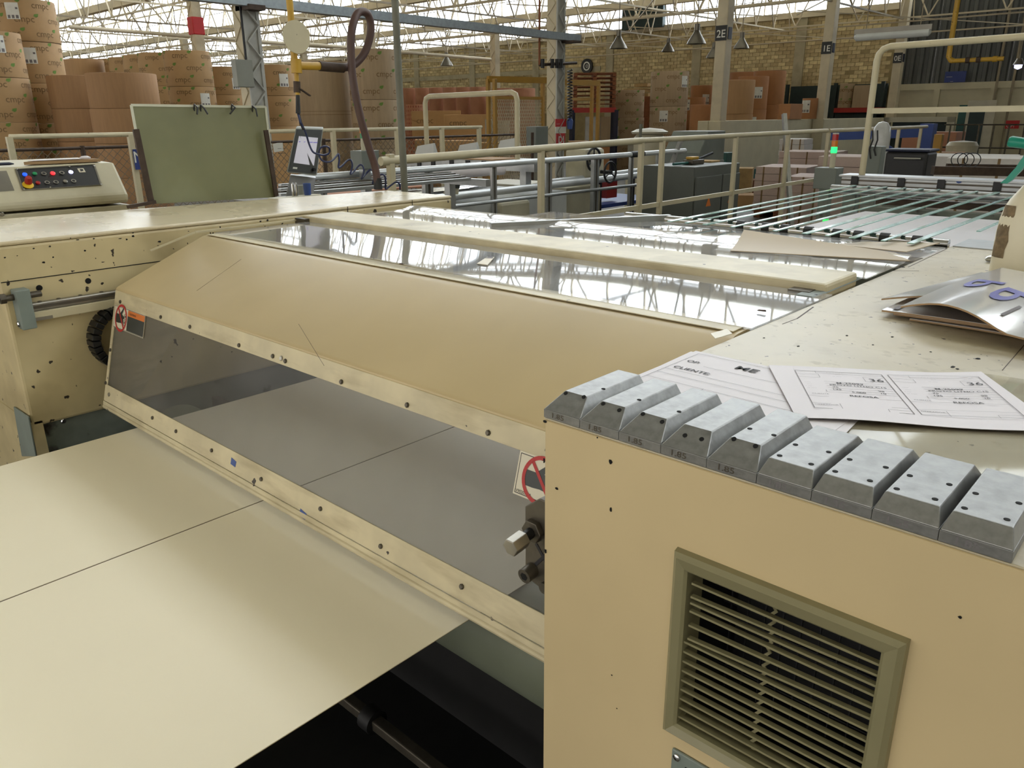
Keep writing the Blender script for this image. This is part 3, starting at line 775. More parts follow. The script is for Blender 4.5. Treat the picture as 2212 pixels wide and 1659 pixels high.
# warning stickers
def sticker(name, x0, x1_, s0, s1, off):
    return MB().hexa([fpt(x0, s1, off), fpt(x1_, s1, off), fpt(x1_, s1, off + .0006), fpt(x0, s1, off + .0006)], [fpt(x0, s0, off), fpt(x1_, s0, off), fpt(x1_, s0, off + .0006), fpt(x0, s0, off + .0006)])
ux_, uy_ = V((1, 0, 0)), -fdir
def no_touch(x, s, r, par, off):
    """red ring and bar over a black hand reaching for two rollers"""
    c = fpt(x, s, off)
    L_ = lambda a, b, o=0.0: V(c) + ux_ * (a * r) + uy_ * (b * r) + fn_ * o
    hand = [(-.95, .28), (-.35, .28), (.05, .62), (.28, .92), (.42, .86), (.30, .55), (.12, .32), (.55, .16), (.62, .05), (.42, .0), (.40, -.42), (.0, -.38), (-.4, -.42), (-.9, -.42)]
    MB().add([L_(a, b, .0002) for a, b in hand], [tuple(range(len(hand)))]).build('hand_pictogram', 'sticker_dark', par)
    rr = MB()
    for (cx_, cy_) in ((.72, .22), (.66, -.26)):
        annulus(rr, L_(cx_, cy_, .0003), ux_ * r, uy_ * r, .19, .225, 20); annulus(rr, L_(cx_, cy_, .0003), ux_ * r, uy_ * r, .03, .1, 14)
    rr.build('roller_pictogram', 'sticker_dark', par)
    rg = MB(); annulus(rg, L_(0, 0, .0006), ux_ * r, uy_ * r, .9, 1.08, 36)
    a1, a2 = L_(-.62, .72, .0006), L_(.62, -.72, .0006); w = (ux_ * .72 + uy_ * .62) * (r * .085)
    rg.add([a1 - w, a2 - w, a2 + w, a1 + w], [(0, 1, 2, 3)])
    rg.build('prohibition_ring', 'red_print', par)
def frame_line(x0, x1_, s0, s1, off, w, par, mt='ink'):
    m_ = MB()
    for (xa, xb, sa, sb) in ((x0, x1_, s0, s0 + w), (x0, x1_, s1 - w, s1), (x0, x0 + w, s0, s1), (x1_ - w, x1_, s0, s1)):
        m_.add([fpt(xa, sb, off), fpt(xb, sb, off), fpt(xb, sa, off), fpt(xa, sa, off)], [(0, 1, 2, 3)])
    m_.build('border_line', mt, par)
pa, sa = at_front(249, 658); pb, sb = at_front(309, 731)
st1 = sticker('s', pa.x, pb.x, sa, sb, .0).build('warning_sticker', 'sticker_white', hd)
w1 = pb.x - pa.x; h1 = sb - sa; mid = pa.x + w1 * .46
sticker('s', mid, pb.x - .003, sa + .003, sa + h1 * .3, .0004).build('orange_band', 'orange_print', st1)
sticker('s', mid, pb.x - .003, sa + h1 * .3, sb - .003, .0004).build('dark_field', 'sticker_dark', st1)
no_touch(pa.x + w1 * .25, sa + h1 * .5, w1 * .18, st1, .0008)
frame_line(pa.x + .001, pb.x - .001, sa + .001, sb - .001, .0008, .0012, st1)
aw = MB()
text_on(aw, 'ADVERTENCIA', fpt(mid + w1 * .06, sa + h1 * .23, .0012), ux_, uy_, h1 * .13, 0.0002, sx=.75); aw.build('lettering', 'ink', st1)
pa2, sa2 = at_front(1124, 972); pb2, sb2 = at_front(1108, 1065)
X2a, X2b = pb2.x, pb2.x + .098; S2a, S2b = sa2, sb2
st2 = sticker('s', X2a, X2b, S2a, S2b, .0).build('warning_sticker', 'sticker_white', hd)
frame_line(X2a + .003, X2b - .003, S2a + .003, S2b - .003, .0008, .0012, st2)
no_touch((X2a + X2b) / 2 + .004, (S2a + S2b) / 2, .037, st2, .0008)
t_ = MB(); text_on(t_, 'V902070M', fpt(X2a + .0045, S2b - .005, .0009), ux_, uy_, .0075, .0001); t_.build('lettering', 'ink', st2)

# ---- plates and beams on top of the machine
def plate_mb(grid, th=.003): return MB().sheet(grid, th)
tag(plate_mb(wavy(-2.395, -.567, 1.205, 1.55, 1.2625, fz=lambda u, v: .007 * math.sin(math.pi * min(1, u * 1.25)) * (1 - v) ** 2 if u < .8 else 0)).build('cover_plate', 'clear_cover', smooth=True, flat_angle=60),
    'glossy plastic cover plate just behind the beige hood', 'cover plate')
fl = MB().sheet(wavy(-2.39, -.585, 1.176, 1.226, 1.2602, nx=40, ny=2, fz=lambda u, v: .0022 * math.sin(9 * u) * v), .0015)
fl.build('front_flange', 'hood_band', hd, smooth=True)
bm_ = empty('cross_beam', (-1.5, 1.64, 1.25), 'cream cross beam between the two glossy cover plates', 'beam')
B((-2.45, 1.56, 1.245), (-.585, 1.735, 1.279)).build('beam_body', 'hood_band', bm_, bevel=.007)
B((-2.46, 1.54, 1.25), (-2.40, 1.575, 1.272)).build('end_stop', 'steel_dark', bm_)
B((-.65, 1.53, 1.25), (-.605, 1.57, 1.266)).build('end_stop', 'steel_dark', bm_)
tag(plate_mb(wavy(-2.40, -.567, 1.737, 2.03, 1.268, fz=lambda u, v: .012 * max(0, (v - .82) / .18))).build('cover_plate', 'clear_cover', smooth=True, flat_angle=60),
    'second glossy cover plate with an upturned rear edge', 'cover plate')
tag(plate_mb(wavy(-1.93, -.567, 2.06, 2.32, 1.262, fz=lambda u, v: .004 * math.sin(7 * u) * (1 - v))).build('cover_plate', 'clear_cover', smooth=True, flat_angle=60),
    'rearmost rippled glossy cover plate below the teal strips', 'cover plate')
tr = empty('trim_strip', (-2.46, 1.3, 1.2), 'thin cream edging strip between left frame and cover plates', 'trim')
MB().bar((-2.455, 1.02, 1.222), (-2.455, 1.17, 1.262), .006, .005).build('lower_length', 'hood_band', tr)
MB().bar((-2.455, 1.17, 1.262), (-2.455, 1.76, 1.266), .008, .006).build('upper_length', 'hood_band', tr)
tag(MB().hexa([(-.625, 1.50, 1.2605), (-.583, 1.50, 1.2605), (-.583, 1.80, 1.2605), (-.625, 1.80, 1.2605)], [(-.62, 1.50, 1.264), (-.588, 1.50, 1.264), (-.588, 1.80, 1.268), (-.62, 1.80, 1.268)]).build('edge_bar', 'grey_green', bevel=.002),
    'worn grey bar lying along the right end of the cover plates', 'bar')
for k, (a, b, c, d) in enumerate([((790, 474), (838, 470), (905, 485), (858, 489)), ((1112, 522), (1148, 517), (1212, 526), (1180, 532)), ((1527, 572), (1562, 562), (1697, 580), (1666, 592))]):
    q = [atZ(*p, 1.272) for p in (a, b, c, d)]
    tag(MB().prism(q, (0, 0, .004)).build('steel_plate', ['steel', 'steel', 'rust_steel'][k], bevel=.0008), ['small flat steel plate at the left on the second cover', 'small flat steel plate in the middle of the second cover', 'dark rusty flat plate at the right on the second cover'][k], 'steel plate')
q = [atZ(*p, 1.2665) for p in ((1030, 570), (1052, 556), (1068, 556), (1053, 573))]
tgc = empty('paper_tag', q[0], 'small white tag lying on the front cover plate', 'tag')
MB().prism(q, (0, 0, .0012)).build('card', 'paper_warm', tgc)
MB().prism([q[1].lerp(q[2], .2), q[1].lerp(q[2], .8), q[2].lerp(q[3], .2), q[1].lerp(q[0], .2)], (0, 0, .0016)).build('dark_patch', 'ink_grey', tgc)
for k, (p_, lb) in enumerate([((868, 571), 'tiny dark scrap on the front cover plate left of the tag'), ((1645, 672), 'tiny dark scrap on the front cover plate near its right end')]):
    c_ = atZ(*p_, 1.266); tag(MB().hexa([c_ + V((-.008, -.003, 0)), c_ + V((.008, -.001, 0)), c_ + V((.008, .003, 0)), c_ + V((-.008, .003, 0))], [c_ + V((-.006, -.002, .002)), c_ + V((.007, -.001, .003)), c_ + V((.007, .002, .003)), c_ + V((-.007, .002, .002))]).build('scrap', 'rust_steel'), lb, 'scrap')
q = [atZ(*p, 1.2635) for p in ((1535, 722), (1570, 712), (1582, 722), (1545, 733))]
tag(MB().prism(q, (0, 0, .0015)).build('tape_patch', 'sticker_white'), 'white tape patch at the right rear corner of the hood', 'tape')

# ---- rollers and added dark pan below
rlr = empty('feed_roller', (-1.45, .98, .64), 'grey-green feed roller below the hood lip', 'roller')
MB().tube([(-2.36, .98, .6375), (-.58, .98, .6375)], .11, 40).build('roller_body', 'roller_grey', rlr, smooth=True)
MB().tube([(-2.49, .98, .634), (-.57, .98, .634)], .03, 14).build('axle', 'steel_dark', rlr, smooth=True)
sh_ = empty('cross_shaft', (-1.4, .95, .2), 'dirty cross shaft with a black collar under the sheets', 'shaft')
pa = atY(740, 1510, .93); pb = atY(1000, 1659, .93)
MB().bar((-2.45, .93, pa.z + .01), (-.57, .93, pa.z + .01), .03, .03).build('shaft_bar', 'steel_dark', sh_, bevel=.004)
pc = atY(803, 1545, .93)
MB().tube([(pc.x - .02, .93, pa.z + .01), (pc.x + .02, .93, pa.z + .01)], .032, 20).build('collar', 'black', sh_, smooth=True)
pan = empty('shade_pan', (-1.5, .9, 0), 'added black pan and rear panel standing in for the shade beneath the machine', 'pan')  # added pan and panel; their black keeps the void under the boards dark
B((-2.48, -.9, .01), (-.57, 2.1, .05)).build('pan_floor', 'shade_black', pan)
B((-2.48, 1.16, .05), (-.57, 1.18, .70)).build('rear_panel', 'shade_black', pan)
B((-2.49, 2.08, .05), (-.57, 2.1, .72)).build('end_panel', 'cream_machine', pan)  # added unseen panel, coloured pale and kept low to lighten the hood interior

# ---- white boards being fed
for (xa, xb, lb) in ((-2.25, -1.5625, 'large blank white board, left of the seam, going under the hood'), (-1.5578, -.868, 'large blank white board, right of the seam, going under the hood')):
    s_ = empty('white_board', ((xa + xb) / 2, .6, .748), lb, 'board sheet', 'white boards on the feed table')
    B((xa, -.75, .7492), (xb, 2.05, .7505)).build('board_face', 'card_white', s_)
    B((xa + .0006, -.7494, .7478), (xb - .0006, 2.0494, .7492)).build('board_core', 'card_edge', s_)
# ------------------------------------------------------------------ things on the right frame
def make_block(c, zt_, yf, yb_, holes, eng, faint):
    """aluminium creasing block in local metres: origin at the middle of its lower front edge"""
    e = bpy.data.objects.new('aluminium_block', None); COL.objects.link(e); e.empty_display_size = .02
    ORG[e.name] = V((0, 0, 0)); w = .0270
    MB().box((-w, 0, 0), (w, .14, .0108)).build('base_strip', 'alu_side', e, bevel=.0006)
    d = MB(); zb = .0108
    d.hexa([(-w, 0, zb), (w, 0, zb), (w, .14, zb), (-w, .14, zb)], [(-w + c, yf, zt_), (w - c, yf, zt_), (w - c, yb_, zt_), (-w + c, yb_, zt_)])
    body = d.build('wedge', 'alu_block', e, bevel=.0012, seg=2)
    for (hx, hy) in holes:
        if hy < yf: zz_ = zb + (zt_ - zb) * hy / yf + .0002; ax = V((0, -(zt_ - zb), yf)).normalized()
        else: zz_ = zt_; ax = V((0, 0, 1))
        p = V((hx, hy, zz_)); MB().tube([p - ax * .0006, p + ax * .0004], .0026, 10).build('bore_hole', 'dark_hole', e)
    if eng:
        t = MB(); text_on(t, eng, (-.016, -.0001, .0028), (1, 0, 0), (0, 0, 1), .0088, .0003, bold=.012, sx=1.35)
        t.build('stamped_number', 'ink_grey' if faint else 'steel_dark', e)
    return e
sharp = [make_block(.0105, .029, .027, .137, h, '1.85', False) for h in ([(-.013, .024), (.013, .0255), (.0145, .062)], [(-.012, .024), (.012, .022), (.0145, .058)], [(-.013, .025), (.0135, .0225), (.0145, .055)], [(-.008, .0155), (.011, .0165)], [(-.012, .0255), (.012, .0245), (.0145, .06), (-.012, .06)])]
flat = [make_block(.005, .0258, .0115, .124, [(-.016, .022), (.015, .023), (-.016, .058), (.016, .062)], t, True) for t in ('1.85', '1.55', '1.55', '1.85')]
ords = ['first', 'second', 'third', 'fourth', 'fifth', 'sixth', 'seventh', 'eighth', 'ninth']
for i, b_ in enumerate(sharp + flat):
    b_.location = (-.566 + .0543 * (i + .5), YF + .0002, ZT + .0002)
    b_.rotation_euler.z = math.radians([0, .3, -.2, .2, 0, -.3, .2, 0, .3][i])
    tag(b_, ('aluminium block with slanting sides and the number 1.85, %s from the hood' if i < 5 else 'aluminium block with flat top and four holes, %s from the hood') % ords[i], 'metal block', 'aluminium blocks along the frame edge')

# ---- papers
def lines_mb(mb, O, ux, uy, segs, w, lift):
    n_ = V(ux).cross(V(uy))
    for (a, b, c, d) in segs:
        p, q_ = V(O) + ux * a + uy * b, V(O) + ux * c + uy * d
        s = (q_ - p).normalized().cross(n_) * (w / 2)
        mb.add([p - s + n_ * lift, q_ - s + n_ * lift, q_ + s + n_ * lift, p + s + n_ * lift], [(0, 1, 2, 3)])
def quad_sheet(tl, tr_, br, bl, n=10, fz=None, th=.0004):
    g_ = []
    for i in range(n + 1):
        row = []
        for j in range(n + 1):
            u, v_ = j / n, i / n
            p = (V(tl) * (1 - u) + V(tr_) * u) * (1 - v_) + (V(bl) * (1 - u) + V(br) * u) * v_
            if fz: p = p + V((0, 0, fz(u, v_)))
            row.append(p)
        g_.append(row)
    return MB().sheet(g_, th)
film = quad_sheet((-.225, 1.185, 1.2612), (.16, 1.215, 1.2612), (.16, .815, 1.2612), (-.345, .815, 1.2612), 14, lambda u, v_: .0012 * math.sin(11 * u + 3 * v_) + .0012)
tag(film.build('plastic_sleeve', 'clear_film', smooth=True, flat_angle=70), 'clear plastic document sleeve under the printed forms', 'plastic sleeve')
O1 = V((-.566, 1.022, 1.264))
for k in range(4):
    dx = .003 * k
    tag(quad_sheet(O1 + V((.004 - dx, -.002 * k, -.0018 + k * .0004)), O1 + V((.281 - dx * .6, .001, -.0018 + k * .0004)), O1 + V((.285 + dx, -.214, -.0018 + k * .0004)), O1 + V((.004, -.214, -.0018 + k * .0004)), 4).build('paper_sheet', 'paper', smooth=True),
        'blank-edged paper sheet in the pile under the OP form, %s from bottom' % ords[k], 'paper', 'sheets under the form')
f1 = empty('printed_form', O1, 'white form headed OP and CLIENTE at the left end of the blocks', 'paper')
quad_sheet(O1, O1 + V((.279, -.004, 0)), O1 + V((.279, -.218, 0)), O1 + V((0, -.214, 0)), 8).build('sheet', 'paper', f1, smooth=True)
ux, uy = V((1, -.012, 0)).normalized(), V((.012, 1, 0)).normalized()
lt = MB(); L1 = O1 + V((0, 0, .0005))
text_on(lt, 'OP:', L1 + ux * .018 + uy * -.058, ux, uy, .0135, .0003, bold=.012)
text_on(lt, 'CLIENTE:', L1 + ux * .018 + uy * -.094, ux, uy, .0135, .0003, bold=.012, sx=1.05)
text_on(lt, 'ME', L1 + ux * .085 + uy * -.043, ux, uy, .022, .0003, bold=.02, sx=1.2)
lines_mb(lt, L1, ux, uy, [(.012, -.012, .26, -.012), (.012, -.012, .012, -.2), (.012, -.104, .26, -.104), (.05, -.064, .26, -.064), (.012, -.124, .26, -.124), (.012, -.15, .26, -.15), (.10, -.15, .10, -.2)], .0006, .0003)
lt.build('printing', 'ink', f1)
# the form with two cards marked 36
q = [atZ(*p, 1.2655) for p in ((1660, 790), (2118, 810), (2226, 946), (1690, 888))]
ux = (q[1] - q[0]).normalized(); uy = (ux.cross(V((0, 0, 1)))).normalized() * -1
fW, fH = (q[1] - q[0]).length, .206
O2 = q[0].copy()
f2 = empty('printed_form', O2, 'white form printed with two cards numbered 36', 'paper')
fz2 = lambda u, v_: .0035 * max(0, u - .8) * 5 * (1 - v_) + .0012 * math.sin(7 * u) * (.4 + v_) + .001
def P2(u, v_): return O2 + ux * u + uy * -v_
quad_sheet(P2(0, 0), P2(fW, 0), P2(fW + .012, fH), P2(.006, fH), 14, fz2).build('sheet', 'paper', f2, smooth=True)
bend2 = lambda p: V((p.x, p.y, O2.z + fz2(min(1, max(0, (p - O2).dot(ux) / fW)), min(1, max(0, -(p - O2).dot(uy) / fH))) + .0006))
pr = MB(); pg = MB(); bd = MB()
for cx0 in (.032, .152):
    cw, chh = .112, .15; y0 = .022
    def T(mb, s, a, b, size, bold=0.0, sx=1.25): text_on(mb, s, P2(cx0 + a, y0 + b), ux, uy, size, 0, bold, sx=sx, fn=bend2)
    def LN(segs, w=.0005):
        m_ = MB(); lines_mb(m_, O2, ux, uy, [(cx0 + a, -(y0 + b), cx0 + c, -(y0 + d)) for a, b, c, d in segs], w, 0)
        bd.add([bend2(p) for p in [V(v_) for v_ in m_.v]], m_.f)
    LN([(0, 0, cw, 0), (0, chh, cw, chh), (0, 0, 0, chh), (cw, 0, cw, chh)], .0009)
    LN([(.026, 0, .026, .009), (.026, .009, cw, .009), (0, .028, .028, .028), (.028, .014, .028, .028), (0, .014, .028, .014), (.084, .018, cw - .002, .018), (.084, .018, .084, .036), (.084, .036, cw - .002, .036)])
    LN([(.03, y, cw, y) for y in (.045, .053, .062, .071, .080)] + [(.026, .088, .026, .080), (.026, .088, cw, .088), (0, .105, cw, .105), (0, .132, cw, .132), (.032, .132, .032, .15), (.085, .141, cw, .141), (.085, .141, .085, .15)])
    T(pr, '36', .089, .033, .0155)
    T(pr, 'M-25099', .044, .052, .0075, .012)
    T(pr, 'PROTO LITHO C1S', .034, .0605, .0066, .006)
    T(pr, '75', .036, .0695, .0062, .006); T(pr, '195', .034, .0785, .0062, .006); T(pr, '98', .09, .0755, .0062, .006); T(pr, '10', .09, .0845, .0062, .006)
    T(pr, '5,000', .056, .0865, .0062, .006); T(pr, 'REFOSA', .05, .102, .0078, .012)
    for (s, a, b) in (('- -- - ---- -', .04, .0065), ('----', .05, .014), ('-- ----', .045, .0225), ('-----', .004, .052), ('----', .006, .060), ('- ---', .003, .068), ('-- ----', .004, .076), ('CLIENTE', .006, .098), ('OPERADOR', .002, .139), ('----', .003, .021)):
        T(pg, s, a, b, .0042)
pr.build('bold_printing', 'ink', f2); pg.build('fine_printing', 'ink_grey', f2); bd.build('ruled_lines', 'ink_grey', f2)

# ---- folded printed cartons
def carton(A, Bp, Cp, fz, label, n=16, th=.0035):
    A, Bp, Cp = V(A), V(Bp), V(Cp); e = empty('folded_carton', A, label, 'carton', 'printed cartons in the pile on the frame')
    f_ = lambda u, v_: A + (Bp - A) * u + (Cp - A) * v_ + V((0, 0, fz(u, v_)))
    g_ = [[f_(j / n, 1 - i / n) for j in range(n + 1)] for i in range(n + 1)]
    MB().sheet(g_, .0008).build('printed_face', 'gloss_carton', e, smooth=True, flat_angle=70)
    g2 = [[p - V((0, 0, .0009)) for p in row] for row in g_]
    MB().sheet(g2, th - .0009).build('board_core', 'carton_kraft', e, smooth=True, flat_angle=70)
    return e, f_
# bottom ones lie flat, the upper ones bow up
carton(atZ(1965, 688, 1.2645), atZ(2290, 742, 1.2645), atZ(2105, 628, 1.2645), lambda u, v_: .002 * math.sin(3 * u), 'lowest carton, its white corner showing at the front of the pile')
e2, f2c = carton(atZ(1930, 676, 1.2685), atZ(2290, 733, 1.2685), atZ(2085, 620, 1.2685), lambda u, v_: .003 * math.sin(2.5 * u), 'second lowest carton with a black barcode box on its edge')
e3, f3c = carton(atZ(1905, 669, 1.2725), atZ(2280, 725, 1.274), atZ(2050, 605, 1.2725), lambda u, v_: .002 * math.sin(3 * u), 'middle carton with its square left corner poking out')
e4, f4c = carton(atZ(1906, 633, 1.288), atZ(2210, 672, 1.287), atZ(2120, 588, 1.288), lambda u, v_: -.010 * (1 - u) * (1 - u) * (1 - v_) + .012 * math.sin(math.pi * u) * (1 - v_), 'raised carton with pale purple print behind the top one')
A5, B5, C5 = atZ(1946, 661, 1.289), atZ(2300, 752, 1.281), atZ(2165, 578, 1.300)
e5, f5c = carton(A5, B5, C5, lambda u, v_: .022 * math.sin(math.pi * min(1, u * 1.5)) ** 1.0 * (1 - v_) * (u < .667) + .006 * math.sin(math.pi * v_) * (1 - u), 'topmost bowed carton with big purple letters and grey barcodes')
def on_carton(f_, mb, s, u0, v0, size, eu=1.0, bold=.02, rot=True):
    """letters laid on the carton, standing up along its long edge"""
    vs, fs = text_geo(s, 1.0, bold)
    pts = []
    for x, y in vs:
        u_, v_ = (u0 + y * size * eu, v0 - x * size) if rot else (u0 + x * size, v0 + y * size)
        pts.append(f_(u_, v_) + V((0, 0, .0016)))
    mb.add(pts, fs)
m_ = MB(); on_carton(f5c, m_, 'b', .10, .60, .46, .62); on_carton(f5c, m_, 'b', .36, .52, .56, .5); on_carton(f5c, m_, 'd', .68, .40, .5, .5); m_.build('purple_letters', 'ink_purple', e5)
m_ = MB(); on_carton(f5c, m_, '312', .42, .92, .085, .9, .0); on_carton(f5c, m_, '------', .66, .95, .06, .9, .0); m_.build('small_lettering', 'ink', e5)
def patch(f_, u0, u1, v0, v1, nm, mt, par, n=4):
    mb = MB(); g_ = [[f_(u0 + (u1 - u0) * j / n, v1 + (v0 - v1) * i / n) + V((0, 0, .0017)) for j in range(n + 1)] for i in range(n + 1)]
    return mb.sheet(g_, .0002).build(nm, mt, par)
patch(f5c, .62, .66, .55, .85, 'barcode_block', 'ink_grey', e5); patch(f5c, .56, .58, .12, .30, 'barcode_block', 'ink_grey', e5)
patch(f5c, .56, .565, .35, .6, 'rule_line', 'ink', e5)
m_ = MB(); on_carton(f4c, m_, 'b', .10, .75, .30, .9); m_.build('purple_letters', 'ink_purple', e4)
patch(f3c, .05, .09, .03, .12, 'barcode_block', 'ink_grey', e3); patch(f2c, .28, .36, .02, .07, 'barcode_block', 'ink', e2); patch(f2c, .12, .19, .02, .06, 'barcode_block', 'ink_grey', e2)

# ---- spray bottle
bc = V((-.333, 1.985, ZT))
sbt = empty('spray_bottle', bc, 'cream spray bottle with a teal trigger head beside the cartons', 'spray bottle')
bm2 = MB(); prof = [(.0, .0), (.055, .0), (.0575, .006), (.0575, .09), (.0555, .125), (.050, .150), (.043, .166), (.030, .186), (.021, .200), (.0155, .212), (.0155, .226), (.0, .226)]
n = 32; vs = []; fs = []
for (r, z) in prof:
    for k in range(n):
        a = 2 * math.pi * k / n; vs.append(bc + V((r * math.cos(a), r * .78 * math.sin(a), z)))
for i in range(len(prof) - 1):
    for k in range(n): fs.append((i * n + k, i * n + (k + 1) % n, (i + 1) * n + (k + 1) % n, (i + 1) * n + k))
bm2.add(vs, fs).build('bottle_body', 'bottle', sbt, smooth=True)
tp = MB(); g_ = []
for i in range(7):
    row = []
    for j in range(7):
        a = math.radians(203 + 40 * j / 6 + 3 * math.sin(i * 2)); z = .155 - .11 * i / 6
        r = .0583 if z < .095 else .0583 - (z - .095) * .12
        row.append(bc + V((r * math.cos(a), r * .78 * math.sin(a), z)))
    g_.append(row)
tp.sheet(g_, .0004).build('tape_remnant', 'tape_brown', sbt, smooth=True)
MB().tube([bc + V((0, 0, .222)), bc + V((0, 0, .252))], .019, 20).build('collar', 'bottle', sbt, smooth=True)
hdm = MB()
hdm.hexa([bc + V((-.03, -.011, .262)), bc + V((.05, -.011, .25)), bc + V((.05, .011, .25)), bc + V((-.03, .011, .262))], [bc + V((-.03, -.009, .292)), bc + V((.04, -.009, .31)), bc + V((.04, .009, .31)), bc + V((-.03, .009, .292))])
hdm.build('trigger_head', 'trigger_green', sbt, bevel=.004)
MB().tube([bc + V((-.03, 0, .279)), bc + V((-.062, 0, .283)), bc + V((-.066, 0, .2835))], [.0105, .0115, .009], 16).build('nozzle', 'trigger_green', sbt, smooth=True)
lv = MB(); g1 = [(-.022, .268), (-.028, .25), (-.038, .228), (-.052, .206), (-.060, .198)]
for i in range(len(g1) - 1):
    (a, b), (c, d) = g1[i], g1[i + 1]
    lv.hexa([bc + V((a - .007, -.008, b)), bc + V((a + .008, -.008, b)), bc + V((a + .008, .008, b)), bc + V((a - .007, .008, b))], [bc + V((c - .006, -.008, d)), bc + V((c + .007, -.008, d)), bc + V((c + .007, .008, d)), bc + V((c - .006, .008, d))])
lv.build('trigger_lever', 'trigger_green', sbt)
pa, pb = atZ(2128, 560, 1.268), atZ(2215, 548, 1.272)
tag(MB().tube([pa, pa.lerp(pb, .05), pa.lerp(pb, .15), pb], [.001, .006, .008, .009], 14).build('steel_rod', 'chrome', smooth=True), 'polished steel rod end lying behind the spray bottle', 'rod')
q = [atZ(*p, 1.2615) for p in ((2025, 507), (2050, 530), (2215, 520), (2190, 500))]
tag(B((-.56, 2.36, 1.2605), (.2, 2.52, 1.263)).build('metal_sheet', 'alu_profile'), 'thin bare metal sheet at the far edge of the frame top', 'sheet metal')

# ---- curled brown sheets behind the cover plates
def curl(label, pts, mt='buff_board', n=10):
    a, b, c, d = [V(p) for p in pts]
    g_ = [[(a * (1 - u) + b * u) * (1 - v_) + (d * (1 - u) + c * u) * v_ + V((0, 0, -.006 * math.sin(math.pi * v_) * (1 - u))) for u in [j / n for j in range(n + 1)]] for v_ in [i / n for i in range(n + 1)]]
    return tag(MB().sheet(g_, .002).build('curled_sheet', mt, smooth=True, flat_angle=70), label, 'cardboard sheet', 'curled board sheets behind the covers')
P_ = lambda x, y, z: (x, y, z)
ca, cb = atY(1603, 497, 2.28), atY(2000, 580, 2.0)
curl('curled buff board sheet lifting towards the teal strips', (atY(1607, 496, 2.05), atZ(1935, 546, 1.280), atZ(1966, 563, 1.272), atZ(1578, 541, 1.2715)))
curl('flatter buff board sheet between the curled one and the frame', (atY(1740, 520, 2.30), atY(2030, 524, 2.28), (-.60, 2.1, 1.275), (-.9, 2.12, 1.275)))

# ------------------------------------------------------------------ things on and behind the left frame
bd_ = empty('green_board', (-3.12, 1.6, 1.288), 'olive green board standing on the left frame, tape hooks on top', 'board')
bx = -3.09
def bp_(px, py, x): return atX(px, py, x)
c4 = [bp_(322, 441, bx), bp_(596, 426, bx), bp_(573, 231, bx - .03), bp_(283, 227, bx - .03)]
MB().prism(c4, (-.006, 0, 0)).build('panel', 'board_green', bd_)
ed_ = MB()
for i in (1, 2, 3):
    ed_.bar(c4[i] + V((.001, 0, 0)), c4[(i + 1) % 4] + V((.001, 0, 0)), .004, .009)
ed_.build('edge_trim', 'board_edge', bd_)
for (a, b, w) in (((293, 279), (327, 440), .022), ((574, 281), (597, 424), .018)):
    MB().bar(bp_(*a, bx + .012), bp_(*b, bx + .012), w, .01, (1, 0, 0)).build('holder_angle', 'rust_steel', bd_)
MB().bar(bp_(275, 447, bx + .02), bp_(336, 436, bx + .02), .012, .012).build('holder_foot', 'rust_steel', bd_)
for k, ((a, b)) in enumerate((((423, 229), (426, 247)), ((437, 230), (449, 247)), ((504, 229), (497, 246)), ((549, 232), (556, 252)))):
    p, q_ = bp_(*a, bx - .012), bp_(*b, bx + .006)
    MB().tube([p + V((-.02, 0, -.02)), p + V((-.01, 0, .006)), p + V((.012, 0, -.006)), q_], .0035, 6).build('tape_hook', 'black_plastic', bd_)

# control desk beyond the left frame
DX = -3.42
dk = empty('control_desk', (-3.7, .9, 0), 'cream control desk with a black push-button panel at far left', 'control desk')
DP0 = V((DX, 0, 1.315)); ddir = V((-.12, 0, .098)).normalized(); dn = V((ddir.z, 0, -ddir.x))
def at_desk(px, py, off=0.0):
    d = ray(px, py); p0 = DP0 + dn * off; t = (p0 - CAM).dot(dn) / d.dot(dn); return CAM + d * t
e_b = at_desk(262, 403); e_t = at_desk(247, 351)
ys = -.2
ye0, ye1 = e_b.y, e_t.y
tl_ = (e_t - DP0).dot(ddir)
P3 = DP0 + ddir * tl_
secs = [(-3.95, 1.28), (DX, 1.28), (DX, 1.315), (P3.x, P3.z), (-3.95, P3.z + .012)]
lo = [V((x, ys, z)) for x, z in secs]; hi = [V((x, ye0 + .01 if i < 3 else ye1, z)) for i, (x, z) in enumerate(secs)]
mm = MB(); nn = len(lo); mm.add(lo + hi, [tuple(range(nn)), tuple(reversed(range(nn, 2 * nn)))] + [(i, (i + 1) % nn, nn + (i + 1) % nn, nn + i) for i in range(nn)])
mm.build('desk_head', 'desk_paint', dk, bevel=.012)
B((-3.94, ys, 0), (DX - .005, ye0 + .012, 1.272)).build('desk_body', 'desk_paint', dk, bevel=.004)
bolt('bolt', (DX - .005, atX(5, 463, DX).y, atX(5, 463, DX).z), (1, 0, 0), .008, dk, 'steel')
pc4 = [at_desk(*p, .0005) for p in ((34, 366), (203, 356), (218, 400), (50, 411))]
pnl = MB().prism(pc4, dn * .002).build('button_panel', 'black_plastic', dk)
fr_ = MB()
for i in range(4): fr_.bar(pc4[i] + dn * .002, pc4[(i + 1) % 4] + dn * .002, .006, .003)
fr_.build('panel_frame', 'steel', pnl)
def btn(px, py, r, mt, nm='push_button', h=.006):
    p = at_desk(px, py, .003); MB().tube([p, p + dn * h * .7, p + dn * h], [r, r, r * .75], 12).build(nm, mt, pnl, smooth=True)
def rng(px, py, r):
    p = at_desk(px, py, .003); a = MB(); annulus(a, p + dn * .003, V((0, 1, 0)), ddir, r * .62, r, 16); a.build('button_ring', 'steel', pnl)
    MB().tube([p, p + dn * .0025], r * .6, 12).build('push_button', 'black', pnl)
